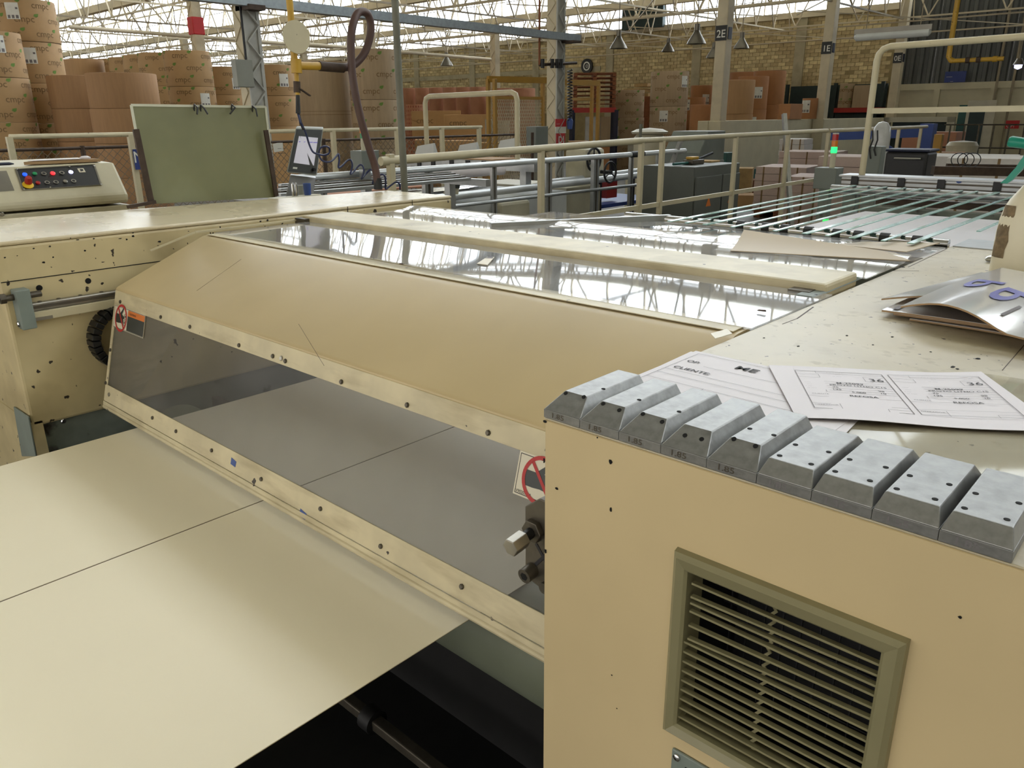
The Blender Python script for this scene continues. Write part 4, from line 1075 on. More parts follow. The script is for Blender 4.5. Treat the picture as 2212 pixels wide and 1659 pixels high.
for (px, py, m_) in ((53.6, 377.6, 'led_blue'), (75, 376, 'lens_green'), (114, 375, 'led_red'), (153, 372.4, 'led_white'), (82, 395.7, 'lens_red'), (141, 392.6, 'steel')): btn(px, py, .0085, m_)
for (px, py) in ((94.7, 375.6), (133.6, 374), (102, 395), (121, 394), (159, 391.5)): rng(px, py, .0095)
btn(60.5, 400, .020, 'estop_yellow', 'stop_collar', .004); btn(61, 396, .013, 'estop_red', 'emergency_stop', .03)
ps = at_desk(176, 368, .003)
MB().prism([ps + V((0, -.012, 0)) - ddir * .012, ps + V((0, .012, 0)) - ddir * .012, ps + V((0, .012, 0)) + ddir * .012, ps + V((0, -.012, 0)) + ddir * .012], dn * .0006).build('warning_label', 'sticker_white', pnl)
MB().prism([ps + V((0, -.006, 0)) - ddir * .007, ps + V((0, .006, 0)) - ddir * .004, ps + V((0, .008, 0)) + ddir * .006, ps + V((0, -.004, 0)) + ddir * .008], dn * .001).build('hand_pictogram', 'ink', pnl)
for (px, py) in ((35.5, 366), (150, 360.5), (203, 358.5), (219, 398.5), (109, 405), (52, 409)): bolt('panel_screw', at_desk(px, py, .004), dn, .004, pnl, 'chrome', .003)
pw4 = [at_desk(*p, .0008) for p in ((-30, 372), (14, 370), (31, 412), (-30, 416))]
MB().prism(pw4, dn * .003).build('side_window', 'smoked_window', dk)
zt_d = P3.z + .004
for k, (pp, m_, lb, hh) in enumerate([(((52, 356), (95, 360), (183, 353), (172, 345), (78, 345)), 'carton_kraft', 'stack of folded brown sheets on the control desk', .012), (((60, 350), (95, 354), (176, 348), (165, 340), (85, 342)), 'paper', 'white paper lying on the brown sheets of the desk', .002)]):
    q = [atX(px, py, P3.x - (.03 if i < 3 else .12)) for i, (px, py) in enumerate(pp)]
    zb = zt_d + (.0 if k == 0 else .014)
    tag(MB().prism([V((p.x, p.y, zb)) for p in q], (0, 0, hh)).build('paper_stack', m_, bevel=.001), lb, 'papers')
p = atX(190, 346, P3.x - .06)
tag(B((p.x - .04, p.y - .03, zt_d), (p.x + .03, p.y + .04, zt_d + .012)).build('small_carton', 'carton_kraft', bevel=.002), 'small brown carton flap at the right of the desk papers', 'carton')
tag(MB().lathe([(0, 0), (.02, .0), (.022, .006), (.012, .012), (0, .013)], 14, (p.x, p.y - .01, zt_d + .0125)).build('round_cap', 'paper', smooth=True), 'small white round cap on the brown carton flap', 'cap')
p = atX(2, 356, P3.x - .02)
tag(MB().tube([V((p.x, p.y - .1, zt_d + .008)), V((p.x, p.y + .03, zt_d + .008)), V((p.x, p.y + .045, zt_d + .007))], [.006, .006, .002], 10).build('marker_pen', 'navy', smooth=True), 'dark blue marker pen on the control desk', 'pen')

# yellow air pipe, brown suction hose, grey pole, blue coil hose
yp = empty('air_pipe', (-2.97, 1.95, 1.7), 'yellow air pipe hanging from the roof with a tee and valve', 'pipe')
PX = -2.97
top_ = atX(632, -10, PX)
MB().tube([V((PX, top_.y, 4.2)), V((PX, atX(638, 150, PX).y, atX(638, 150, PX).z))], .0135, 14).build('down_pipe', 'pipe_yellow', yp, smooth=True)
MB().tube([atX(639, 128, PX), atX(641, 158, PX)], .022, 14).build('tee', 'pipe_yellow', yp, smooth=True)
MB().tube([atX(640, 142, PX), atX(692, 143, PX)], .016, 14).build('side_branch', 'pipe_yellow', yp, smooth=True)
MB().tube([atX(640, 158, PX), atX(643, 205, PX)], .009, 12).build('drop_nipple', 'pipe_yellow', yp, smooth=True)
MB().tube([atX(641, 176, PX), atX(642, 200, PX)], .014, 12).build('ball_valve', 'rust_steel', yp, smooth=True)
MB().bar(atX(645, 190, PX + .01), atX(670, 207, PX + .01), .012, .004).build('valve_lever', 'rust_steel', yp)
MB().tube([atX(643, 205, PX), atX(644, 245, PX)], [.008, .010], 10).build('hose_coupling', 'hose_black', yp, smooth=True)
a = atX(640, 80, PX + .03)
MB().tube([a, a + V((.004, 0, 0))], .062, 30).build('round_plate', 'cream_rail', yp, smooth=True)
sh2 = empty('suction_hose', (-2.95, 2.3, 1.29), 'thick brown hose looping down to the end of the left frame', 'hose')
hp = [(705, 143), (735, 146), (762, 141), (785, 118), (798, 85), (801, 55), (795, 32), (782, 25), (770, 32), (761, 60), (758, 95), (760, 150), (768, 205), (781, 262), (796, 315), (810, 360), (816, 400), (817, 409)]
pts = [atX(px, py, PX + .0 + (.06 if i > 8 else .006 * i)) for i, (px, py) in enumerate(hp)]
def smooth_path(pts, k=5):
    out = []
    for i in range(len(pts) - 1):
        p0, p1, p2, p3 = pts[max(i - 1, 0)], pts[i], pts[i + 1], pts[min(i + 2, len(pts) - 1)]
        for j in range(k):
            t = j / k; out.append(.5 * ((2 * p1) + (p2 - p0) * t + (2 * p0 - 5 * p1 + 4 * p2 - p3) * t * t + (3 * p1 - p0 - 3 * p2 + p3) * t ** 3))
    return out + [pts[-1]]
MB().tube(smooth_path(pts), .0165, 14).build('hose_tube', 'hose_brown', sh2, smooth=True)
MB().tube([atX(690, 143, PX), atX(742, 147, PX + .01)], .0195, 14).build('hose_cuff', 'rust_steel', sh2, smooth=True)
MB().tube([pts[-1] + V((0, 0, .05)), pts[-1] + V((0, 0, 0))], .019, 12).build('hose_socket', 'hose_black', sh2, smooth=True)
gp = atX(874, 408, PX - .02)
tag(MB().tube([V((gp.x, gp.y, 0)), V((gp.x, gp.y, 4.3))], .0165, 14).build('steel_pole', 'pipe_grey', smooth=True), 'tall grey pole behind the far end of the left frame', 'pole')
bh_ = empty('coil_hose', (-2.97, 2.2, 1.3), 'blue coiled air hose from the valve to the left frame', 'hose')
c1 = [(644, 245), (648, 262), (655, 275), (662, 292), (668, 312), (676, 328), (687, 333), (701, 335), (711, 330), (711, 320), (703, 316), (692, 320), (689, 332), (694, 345), (705, 350), (716, 348), (726, 338), (731, 333), (733, 345), (731, 362), (740, 357), (750, 347), (758, 346), (761, 358), (757, 376), (766, 368), (776, 357), (783, 358), (786, 370), (781, 386), (790, 376), (799, 367), (806, 370), (809, 382), (805, 396), (814, 386), (823, 377), (831, 380), (833, 394), (833, 408), (845, 400), (856, 393), (863, 398), (864, 409)]
pp = [atX(px, py, PX + .012 * math.sin(i * 1.4) - .0) for i, (px, py) in enumerate(c1)]
MB().tube(smooth_path(pp, 4), .0042, 8).build('hose_tube', 'hose_blue', bh_, smooth=True)
spg = [atX(644 + (i % 2) * .4, 242 + i * 2.0, PX) if i < 14 else None for i in range(14)]
MB().tube([atX(644, 243, PX), atX(650, 266, PX), atX(656, 280, PX)], .0062, 8).build('strain_relief', 'hose_black', bh_, smooth=True)
# ------------------------------------------------------------------ paper rolls
def roll_proto(r, h, mt, printed=False, red=False, band=None):
    e = bpy.data.objects.new('paper_roll', None); COL.objects.link(e); ORG[e.name] = V((0, 0, 0))
    MB().lathe([(.05, .012), (r * .97, .012), (r * .992, .004), (r, .02), (r, h - .02), (r * .992, h - .004), (r * .97, h - .001), (.05, h - .001)], 40).build('roll_body', mt, e, smooth=True, flat_angle=50)
    MB().lathe([(.04, h - .03), (.055, h - .03), (.055, h + .002), (.04, h + .002)], 16).build('core_tube', 'carton_kraft', e)
    if printed:
        t = MB(); lf_ = MB(); rows = max(2, int(h / .26)); per = max(5, int(2 * math.pi * r / .62))
        for i in range(rows):
            z = (i + .35) * h / rows
            for j in range(per):
                a0 = 2 * math.pi * (j + .45 * (i % 2)) / per
                vs, fs = text_geo('cmpc', .17, .004)
                t.add([(math.cos(a0 + x / r) * (r + .002), math.sin(a0 + x / r) * (r + .002), z + y) for x, y in vs], fs)
                ax, az = a0 + .40 / r, z + .13
                leaf = [(0, -.04), (.035, -.02), (.05, .03), (.02, .03), (-.03, .02), (-.045, -.015)]
                lf_.add([(math.cos(ax + x / r) * (r + .002), math.sin(ax + x / r) * (r + .002), az + y) for x, y in leaf], [tuple(range(6))])
        t.build('printed_lettering', 'print_grey', e)['kind'] = 'stuff'; lf_.build('leaf_marks', 'print_green', e)['kind'] = 'stuff'
    if red:
        t = MB()
        for i in range(9):
            for j in range(22):
                a0 = 2 * math.pi * j / 22; z = (i + .3) * h / 9
                t.add([(math.cos(a0 + x / r) * (r + .002), math.sin(a0 + x / r) * (r + .002), z + y) for x, y in ((0, 0), (.1, 0), (.1, h / 20), (0, h / 20))], [(0, 1, 2, 3)])
        t.build('printed_pattern', 'print_red', e)['kind'] = 'stuff'
    if band is not None:
        t = MB()
        for z in band: t.lathe([(r + .0015, z - .004), (r + .003, z), (r + .0015, z + .004)], 40)
        t.build('strap', 'print_grey', e)
    return e
def roll_label(e, r, z, ang, w=.24, hh=.3):
    g_ = [[(math.cos(ang + (j / 4 - .5) * w / r) * (r + .005), math.sin(ang + (j / 4 - .5) * w / r) * (r + .005), z + hh / 2 - hh * i / 3) for j in range(5)] for i in range(4)]
    s = MB(); s.v = [p for row in g_ for p in row]
    s.f = [(i * 5 + j, i * 5 + j + 1, (i + 1) * 5 + j + 1, (i + 1) * 5 + j) for i in range(3) for j in range(4)]
    lb = s.build('paper_label', 'sign_white', e)
    t = MB()
    for (a, b, c, d) in ((.25, .42, .1, .22), (-.4, -.2, -.45, -.25), (-.1, .1, -.45, -.25), (.2, .4, -.45, -.25)):
        t.add([(math.cos(ang + x * w / r) * (r + .006), math.sin(ang + x * w / r) * (r + .006), z + y * hh) for x, y in ((a, c), (b, c), (b, d), (a, d))], [(0, 1, 2, 3)])
    t.build('label_print', 'ink_grey', lb)['kind'] = 'stuff'
HGT = ['bottom', 'second', 'third', 'fourth', 'fifth', 'sixth']
_proto = {}
def stack(px, dep, r, n, h, style, where, labels=(), rot=0.0, z0=0.0, ytop=None):
    pos = base(px, dep + r * .9, z0)
    if ytop is not None:
        hd_ = math.hypot(pos.x, pos.y) - r; d_ = ray(px, ytop); h = (CAM.z + d_.z * hd_ / math.hypot(d_.x, d_.y) - z0) / n
    key = (style, round(r, 3), round(h, 3))
    mt = {'cmpc': 'kraft_print', 'plain': 'kraft_dark', 'kraft': 'kraft', 'pink': 'kraft_pink', 'grey': 'kraft_grey', 'greycmpc': 'kraft_grey', 'orange': 'kraft_orange', 'red': 'kraft_pink'}[style]
    face = math.atan2(CAM.y - pos.y, CAM.x - pos.x)
    for k in range(n):
        if key in _proto: e = copy_tree(_proto[key])
        else: e = _proto[key] = roll_proto(r, h, mt, 'cmpc' in style, style == 'red', (h * .22, h * .27) if style == 'grey' else None)
        own = e
        e.location = (pos.x + random.uniform(-.012, .012), pos.y + random.uniform(-.012, .012), z0 + k * h)
        e.rotation_euler.z = rot + k * 1.3 if not labels else rot + k * 1.3
        tag(e, 'brown paper roll, %s, %s' % (('%s from floor' % HGT[k]) if n > 1 else 'single', where), 'paper roll', 'stacked paper rolls')
    return pos, face, h
label_jobs = []
def stack_l(px, dep, r, n, h, style, where, labs=(), z0=0.0, ytop=None):
    pos, face, h = stack(px, dep, r, n, h, style, where, z0=z0, ytop=ytop)
    for (k, off, zf) in labs:
        label_jobs.append((where, k, face + off, r, h * zf))
stack_l(-2, 14.6, .60, 4, .745, 'cmpc', 'leftmost printed stack', [(3, .32, .72)], ytop=66)
stack_l(88, 16.0, .60, 5, .76, 'cmpc', 'tall printed stack with four white labels', [(4, -.30, .7), (3, .0, .66), (2, -.45, .66), (1, -.35, .66)], ytop=-2)
stack_l(182, 15.2, .58, 4, .56, 'plain', 'plain dark stack behind the control desk', ytop=162)
stack_l(272, 14.0, .60, 4, .563, 'plain', 'broad plain stack left of the green board', ytop=156)
stack_l(196, 24, .60, 4, .95, 'kraft', 'pale stack above the plain rolls', ytop=127)
stack_l(420, 18.4, .53, 4, .76, 'cmpc', 'printed stack behind the green board', [(2, .55, .62)], ytop=108)
stack_l(362, 21.0, .56, 4, .79, 'cmpc', 'second printed stack behind the green board', ytop=113)
stack_l(326, 22.5, .56, 4, .83, 'cmpc', 'third printed stack behind the green board', ytop=118)
stack_l(292, 24.0, .56, 4, .87, 'cmpc', 'fourth printed stack behind the green board', ytop=123)
stack_l(255, 25.5, .56, 4, .91, 'cmpc', 'fifth printed stack beside the pale one', ytop=127)
stack_l(492, 22.5, .55, 4, .72, 'cmpc', 'printed stack just left of the near lattice column', [(3, .6, .4)], ytop=143)
stack_l(598, 19.5, .52, 4, .66, 'cmpc', 'printed stack just right of the near lattice column', [(3, .5, .5)], ytop=139)
stack_l(704, 16.8, .60, 2, 1.31, 'grey', 'plain grey-brown stack behind the yellow pipe', ytop=130)
stack_l(814, 16.4, .54, 3, .94, 'greycmpc', 'printed stack behind the brown hose', ytop=104)
for k in range(6): stack_l(886 + k * 29.5, 27.5 - k * .5, .27, 3, .66, 'pink', 'small pink stack, %s from the left' % ords[k], ytop=190 - k * .5)
stack_l(897, 21.6, .26, 2, .62, 'red', 'red-patterned roll in front of the raised row', [(1, .5, .6)], ytop=226)
stack_l(1087, 24.5, .36, 3, .74, 'pink', 'pink stack behind the yellow gate mesh', ytop=190)
stack_l(1128, 24.0, .40, 3, .76, 'pink', 'wider pink stack behind the yellow gate mesh', ytop=190)
stack_l(1062, 21.0, .50, 1, 1.32, 'grey', 'short grey roll inside the yellow gate', ytop=261)
stack_l(1357, 23.5, .48, 3, .76, 'greycmpc', 'grey-brown stack right of the yellow gates', [(0, .3, .8), (1, -.9, .5)], ytop=194)
stack_l(1444, 22.0, .53, 3, .92, 'greycmpc', 'tallest grey-brown stack before the brick wall', [(1, -.25, .72), (2, .9, .7)], ytop=153)
stack_l(1516, 20.6, .31, 2, .88, 'orange', 'orange stack left of column 2E', ytop=226)
stack_l(1512, 24.6, .33, 3, .76, 'orange', 'orange stack peeping over the one by column 2E', [(2, .5, .5)], ytop=184)
stack_l(1496, 23.2, .36, 2, 1.02, 'orange', 'wider orange stack by column 2E', [(1, -.6, .8)], ytop=210)
stack_l(1592, 19.8, .40, 3, .82, 'kraft', 'front stack behind the low wall', ytop=172)
stack_l(1622, 22.0, .42, 3, .88, 'orange', 'middle stack behind the low wall', [(2, .4, .5), (1, .1, .6)], ytop=164)
stack_l(1657, 23.0, .46, 3, .96, 'orange', 'rear tall stack behind the low wall', ytop=152)
stack_l(1603, 24.0, .45, 3, .94, 'orange', 'rearmost stack behind the low wall', ytop=155)
stack_l(1748, (atX(1748, 240, -8.74) - CAM).dot(C_F) - .17, .19, 1, .5, 'orange', 'short roll on the low wall by column 1E', [(0, -.6, .6)], z0=1.5)
stack_l(1824, (atY(1824, 236, 26.62) - CAM).dot(C_F) - .2, .22, 1, .72, 'greycmpc', 'pale roll on the red shelf beam', z0=1.80)
for (where, k, ang, r, z) in label_jobs:
    for o in list(bpy.data.objects):
        if o.get('category') == 'paper roll' and o.get('label', '').endswith(where) and (o['label'].split(', ')[1].startswith(HGT[k]) or 'single' in o['label']):
            roll_label(o, r, z, ang - o.rotation_euler.z)

def crate(name, px, dep, w, d, z0, h, mt, label, cat='box', group=None, bevel=.005, yaw=0.0):
    p = base(px, dep, z0)
    o = tag(B((p.x - w / 2, p.y - d / 2, z0), (p.x + w / 2, p.y + d / 2, z0 + h)).build(name, mt, bevel=bevel), label, cat, group)
    o.rotation_euler.z = yaw; return o
# printed boxes under the small rolls
for k, (px, dep, w, h, z0, lb) in enumerate([(942, 20.0, 1.25, .66, 1.12, 'wide brown carton with faint print under the small pink rolls'), (1012, 19.0, 1.2, .56, 1.12, 'brown carton with a white label beside the yellow gate post'),
        (922, 18.6, .62, 1.12, 0, 'large brown carton low behind the fence, left one'), (985, 17.6, .78, 1.12, 0, 'large brown carton low behind the fence, middle one'), (1052, 18.3, .7, 1.05, 0, 'large brown carton low behind the fence, right one'), (600, 13, 1.2, 1.4, 0, 'brown carton behind the fence right of the green board')]):
    p = base(px, dep, z0); e = empty('carton', (p.x, p.y, z0), lb, 'box', 'brown cartons by the rolls')
    a = math.radians(47); ax, ay = V((math.cos(a), math.sin(a), 0)), V((-math.sin(a), math.cos(a), 0))
    lo = [p - ax * w / 2 - ay * .35, p + ax * w / 2 - ay * .35, p + ax * w / 2 + ay * .35, p - ax * w / 2 + ay * .35]
    MB().hexa(lo, [q + V((0, 0, h)) for q in lo]).build('body', 'box_board', e, bevel=.006)
    t = MB(); text_on(t, 'cmpc', p - ax * w * .4 - ay * .353 + V((0, 0, h * .55)), ax, (0, 0, 1), .2, .003); t.build('printed_lettering', 'print_grey', e)
    if k == 1: MB().prism([lo[1] - ax * .02 - ay * .004 + V((0, 0, .05)), lo[1] - ax * .22 - ay * .004 + V((0, 0, .05)), lo[1] - ax * .22 - ay * .004 + V((0, 0, .45)), lo[1] - ax * .02 - ay * .004 + V((0, 0, .45))], (0, 0, .002)).build('paper_label', 'sign_white', e)

# ------------------------------------------------------------------ fence with rail behind the machines
FX = -7.4
fe = empty('mesh_fence', (FX, 6, 0), 'cream rail with chain-link fence running behind the machines', 'fence')
zr = atX(150, 293, FX).z
ya, yb_ = atX(20, 295, FX).y, atX(1040, 270, FX).y
MB().tube([(FX, ya, zr), (FX, yb_, zr)], .021, 10).build('top_rail', 'cream_rail', fe, smooth=True)
for px in (20, 282, 720, 858, 955, 1035):
    y = atX(px, 300, FX).y; B((FX - .022, y - .022, 0), (FX + .022, y + .022, zr)).build('post', 'cream_rail', fe)
FX2 = FX - .5
zm = atX(650, 305, FX2).z
MB().tube([(FX2, ya - 1.5, zm), (FX2, yb_ + 1.2, zm)], .014, 8).build('mesh_rail', 'rust_steel', fe, smooth=True)
for px in (178, 700, 1150): 
    y = atX(px, 320, FX2).y; MB().tube([(FX2, y, 0), (FX2, y, zm + .02)], .022, 8).build('mesh_post', 'rust_steel', fe)
wire = MB(); y = ya - 1.5; c_ = .075; hgt = zm - .15
while y < yb_ + 1.2:
    for sgn in (1, -1):
        y2 = y + sgn * hgt
        lo_y, hi_y = y, y2
        p0, p1 = V((FX2, y, .15)), V((FX2, y2, zm))
        if min(y, y2) < ya - 1.5 or max(y, y2) > yb_ + 1.2: continue
        wire.bar(p0, p1, .0045, .0045)
    y += c_
wm = wire.build('chain_link', 'fence_wire', fe); wm['kind'] = 'stuff'
p = atX(300, 345, FX + .03)
sg = tag(B((FX + .03, atX(287, 350, FX).y, atX(295, 366, FX).z), (FX + .04, atX(312, 350, FX).y, atX(295, 322, FX).z)).build('blue_sign', 'sign_blue'), 'small blue notice on the fence beside the green board', 'sign')
t = MB(); text_on(t, 'N', (FX + .041, sg.location.y - .06, sg.location.z + .06), (0, 1, 0), (0, 0, 1), .14, .001); t.build('lettering', 'sign_white', sg)
pz = [atX(*q, FX2 + .006) for q in ((589, 311), (610, 306), (612, 326), (592, 329))]
nt = empty('paper_notice', pz[3], 'white paper notice taped to the fence right of the green board', 'notice')
MB().prism(pz, (.004, 0, 0)).build('sheet', 'sign_white', nt)
t = MB(); text_on(t, '--- --', pz[0] + V((.006, .05, -.06)), (0, 1, 0), (0, 0, 1), .05, .001); text_on(t, '------', pz[0] + V((.006, .05, -.11)), (0, 1, 0), (0, 0, 1), .05, .001); t.build('lettering', 'ink', nt)

# ------------------------------------------------------------------ operator terminal and the conveyor machine behind the left frame
hm = empty('operator_terminal', atD(655, 400, 4.3), 'grey operator terminal with a lit screen on a stalk', 'terminal')
fq = [atD(639, 276, 4.18), atD(698, 278, 4.32), atD(684, 380, 4.32), atD(619, 373, 4.18)]
back = V((-.045, .035, .01))
MB().prism(fq, back).build('housing', 'hmi_body', hm, bevel=.006)
nn_ = (fq[1] - fq[0]).cross(fq[3] - fq[0]).normalized()
if nn_.dot(CAM - fq[0]) < 0: nn_ = -nn_
def hq(u, v_): return (fq[0] * (1 - u) + fq[1] * u) * (1 - v_) + (fq[3] * (1 - u) + fq[2] * u) * v_
MB().prism([hq(.04, .03) , hq(.96, .03), hq(.96, .96), hq(.04, .96)], nn_ * .003).build('bezel', 'hmi_front', hm)
sc_ = MB().prism([hq(.15, .18), hq(.84, .20), hq(.84, .79), hq(.15, .77)], nn_ * .0045).build('screen_glass', 'screen', hm)
t = MB(); du = (fq[1] - fq[0]).normalized(); dv = (fq[0] - fq[3]).normalized()
for k in range(4): text_on(t, '---', hq(.18 + k * .17, .33) + nn_ * .005, du, dv, .03, .0003, bold=.03)
t.build('screen_lettering', 'screen_text', sc_)
MB().prism([hq(.16, .86), hq(.3, .86), hq(.3, .9), hq(.16, .9)], nn_ * .004).build('maker_plate', 'sign_white', hm)
k_ = hq(.83, .88); MB().tube([k_, k_ + nn_ * .02], .009, 10).build('knob', 'black', hm, smooth=True)
st4 = [atD(627, 378, 4.25), atD(682, 384, 4.38), atD(676, 425, 4.38), atD(617, 425, 4.25)]
MB().prism(st4, back * .5).build('mount_plate', 'tape_silver', hm, bevel=.003)
MB().tube([V((st4[3].x + .06, st4[3].y + .06, 0)), V((st4[3].x + .06, st4[3].y + .06, st4[3].z + .06))], .03, 10).build('stalk', 'hmi_body', hm)
p = atX(664, 412, -3.35)
cp_ = tag(MB().lathe([(0, 0), (.016, 0), (.018, .03), (.019, .055), (.015, .055), (.014, .01)], 16, (p.x, p.y, p.z - .02)).build('plastic_cup', 'blue_paint', smooth=True), 'blue plastic cup in front of the operator terminal', 'cup')
tag(B((p.x - .03, p.y - .2, 0), (p.x + .03, p.y + .06, p.z - .02)).build('side_shelf', 'cream_machine', bevel=.004), 'narrow cream ledge behind the left frame', 'ledge')
for k, px in enumerate((632, 639)):
    p = atX(px, 400, -3.35); MB()
    tag(MB().tube([V((p.x, p.y, p.z - .06)), p, p + V((0, .0, .012))], [.007, .007, .004], 10).build('chrome_latch', 'chrome', smooth=True), ['left chrome latch pin before the terminal', 'right chrome latch pin before the terminal'][k], 'pin')

# conveyor machine with aluminium profile guard (X = -5)
AX = -5.0
cv = empty('conveyor_machine', (-5.6, 6.5, 0), 'long white conveyor machine with steel rails behind the guard', 'machine')
zt0 = atX(1150, 412, AX).z
B((-6.7, 3.4, .1), (AX - .25, 6.55, zt0 - .07)).build('near_body', 'white_machine', cv, bevel=.01)
B((-6.7, 6.6, .1), (AX - .3, 7.2, zt0 - .05)).build('mid_body', 'cream_machine', cv, bevel=.01)
B((-6.7, 7.2, .1), (AX - .35, 8.55, .35)).build('lower_bed', 'navy', cv, bevel=.01)
B((-6.7, 7.2, .62), (AX - .35, 8.55, .66)).build('middle_shelf', 'rack_blue', cv)
for y in (7.25, 7.9, 8.5): B((AX - .4, y - .03, .1), (AX - .34, y + .03, zt0)).build('leg', 'black_plastic', cv)
MB().tube([(AX - .25, 3.4, zt0 - .02), (AX - .25, 8.6, zt0 + .02)], .035, 12).build('edge_rail', 'white_tube', cv, smooth=True)
MB().tube([(AX - .45, 6.5, zt0 + .01), (AX - .45, 8.6, zt0 + .05)], .03, 12).build('inner_rail', 'white_tube', cv, smooth=True)
for k in range(6): MB().tube([(AX - .34 - k * .04, 3.5 + k * .1, zt0 + .02), (AX - .34 - k * .04, 5.2 + k * .1, zt0 + .03)], .022, 10).build('roller', 'chrome', cv, smooth=True)
B((-5.25, atX(1090, 440, -5.2).y - .12, zt0 - .55), (-5.15, atX(1090, 440, -5.2).y + .32, zt0 - .1)).build('motor_cover', 'cream_machine', cv, bevel=.03)
yw = [atX(1290, 355, -5.4).y, atX(1240, 370, -5.4).y]
B((-5.7, atX(1250, 350, -5.5).y, zt0), (-5.4, atX(1280, 350, -5.5).y + .1, zt0 + .33)).build('gear_box', 'cream_machine', cv, bevel=.04)
hwc = atX(1318, 372, -5.05)
def handwheel(c, r, parent):
    w_ = MB(); w_.tube([c + V((0, math.cos(a) * r, math.sin(a) * r)) for a in [2 * math.pi * k / 24 for k in range(25)]], r * .11, 8)
    for k in range(3):
        a = math.pi / 2 + k * 2 * math.pi / 3; w_.tube([c, c + V((0, math.cos(a) * r, math.sin(a) * r))], r * .07, 6)
    w_.tube([c + V((-.12, 0, 0)), c + V((.02, 0, 0))], r * .2, 10)
    return w_.build('handwheel', 'black_plastic', parent, smooth=True)
handwheel(hwc, .105, cv)
handwheel(atX(1283, 345, -5.35), .12, cv)
B((AX - .6, 7.6, .7), (AX - .5, 7.8, .95)).build('red_guard', 'red_steel', cv)
bz = zt0 + .075
tag(MB().sheet([[V((-6.5 + .09 * j, 3.45 + .19 * i, bz + .015 * math.sin(j * .5 + i * .4))) for j in range(13)] for i in range(8)], .012).build('board_sheet', 'kraft_pink'), 'pinkish board sheet lying on the conveyor by the grey pole', 'board')
tag(MB().tube([(-5.9, 4.55, bz + .06), (-5.55, 5.9, bz + .09)], .05, 12).build('paper_tube', 'paper', smooth=True), 'white paper tube lying on the conveyor bed', 'tube')
# sensor bracket with warning label
p = atX(984, 392, -4.75)
wb = empty('sensor_bracket', p, 'cream bracket with a red warning label on the conveyor edge', 'bracket')
MB().prism([atX(972, 420, -4.75), atX(990, 420, -4.75), atX(996, 378, -4.75), atX(978, 378, -4.75), atX(977, 405, -4.75)], (-.08, 0, 0)).build('post', 'cream_machine', wb)
MB().prism([atX(981, 381, -4.74), atX(994, 381, -4.74), atX(993, 397, -4.74), atX(980, 397, -4.74)], (.004, 0, 0)).build('label', 'sign_red', wb)
MB().prism([atX(981, 399, -4.74), atX(993, 399, -4.74), atX(992, 407, -4.74), atX(980, 407, -4.74)], (.004, 0, 0)).build('label_base', 'sticker_dark', wb)

# aluminium guard along the conveyor
ag = empty('profile_guard', (AX, 6, 0), 'silver tube guard rail on aluminium profile posts', 'guard rail')
y0_, y1_ = atX(640, 380, AX).y, atX(1480, 325, AX).y
MB().tube([(AX, y0_, 1.205), (AX, y1_, 1.215)], .026, 12).build('top_tube', 'white_tube', ag, smooth=True)
MB().tube([(AX, atX(980, 440, AX).y, .885), (AX, y1_ - .4, .885)], .016, 10).build('mid_tube', 'alu_profile', ag, smooth=True)
for px in (700, 930, 1072, 1190, 1292, 1368, 1425):
    y = atX(px, 380, AX).y; w = .045 if px in (930, 1292, 1190) else .03
    po = B((AX - .02 - w, y - w, 0), (AX - .02, y + w, 1.2)).build('post', 'alu_profile', ag, bevel=.003)
    B((AX - .021, y - w * .25, 0), (AX - .0185, y + w * .25, 1.19)).build('slot', 'steel_dark', po)
MB().bar((AX - .0, y1_ - .5, .75), (AX, y1_ - .1, 1.35), .04).build('brace', 'alu_profile', ag)
for yy in (atX(1376, 336, AX).y,): MB().tube([(AX, yy - .12, 1.212), (AX, yy + .12, 1.212)], .032, 12).build('black_sleeve', 'hose_black', ag, smooth=True)

# cream guard rail (X = -3.45)
GX = -3.45
gr = empty('guard_rail', (GX, 6.5, 0), 'cream two-bar guard rail crossing behind the feeder', 'guard rail')
MB().tube([(GX, atX(822, 345, GX).y, 1.385), (GX, 5.2, 1.428)], .024, 14).build('top_rail', 'cream_rail', gr, smooth=True)
MB().tube([(GX, 5.2, 1.428), (GX, 8.7, 1.44)], .021, 14).build('top_rail', 'cream_rail', gr, smooth=True)
MB().tube([(GX + .01, 8.72, 1.438), (GX + .01, 12.1, 1.435)], .021, 14).build('top_rail', 'cream_rail', gr, smooth=True)
MB().bar((GX, 3.0, .93), (GX, 8.7, .945), .022, .034).build('mid_rail', 'cream_rail', gr)
for y in (2.78, 4.03, 5.19, 5.48, 6.68, 7.75, 8.75, 9.9, 11.0, 11.9): B((GX - .018, y - .018, 0), (GX + .018, y + .018, 1.42)).build('post', 'cream_rail', gr, bevel=.003)

# U-shaped pipe handrail and stacker table
zceil = lambda y: next((SILL + .05 + (HEAD - SILL + .05) * (y - ROWS[i - 1]) / (ROWS[i] - ROWS[i - 1]) for i in range(1, len(ROWS)) if ROWS[i - 1] <= y <= ROWS[i]), 5.0)
uf = empty('pipe_handrail', atD(1020, 330, 7.2), 'cream bent pipe handrail above the stacker table', 'handrail')
ud = 8.6
ul, ur = atD(918, 215, ud), atD(1117, 212, ud)
ur.y = ul.y; 
zt_u = ul.z + .03
zh0 = atY(1000, 345, ul.y).z
pts = [V((ul.x, ul.y, zh0)), V((ul.x, ul.y, zt_u - .07)), V((ul.x + .02, ul.y, zt_u - .02)), V((ul.x + .07, ul.y, zt_u)), V((ur.x - .07, ul.y, zt_u + .01)), V((ur.x - .02, ul.y, zt_u - .01)), V((ur.x, ul.y, zt_u - .06)), V((ur.x, ul.y, zh0))]
ur2 = atY(1117, 212, ul.y); 
for i in range(4, 8): pts[i].x += ur2.x - ur.x
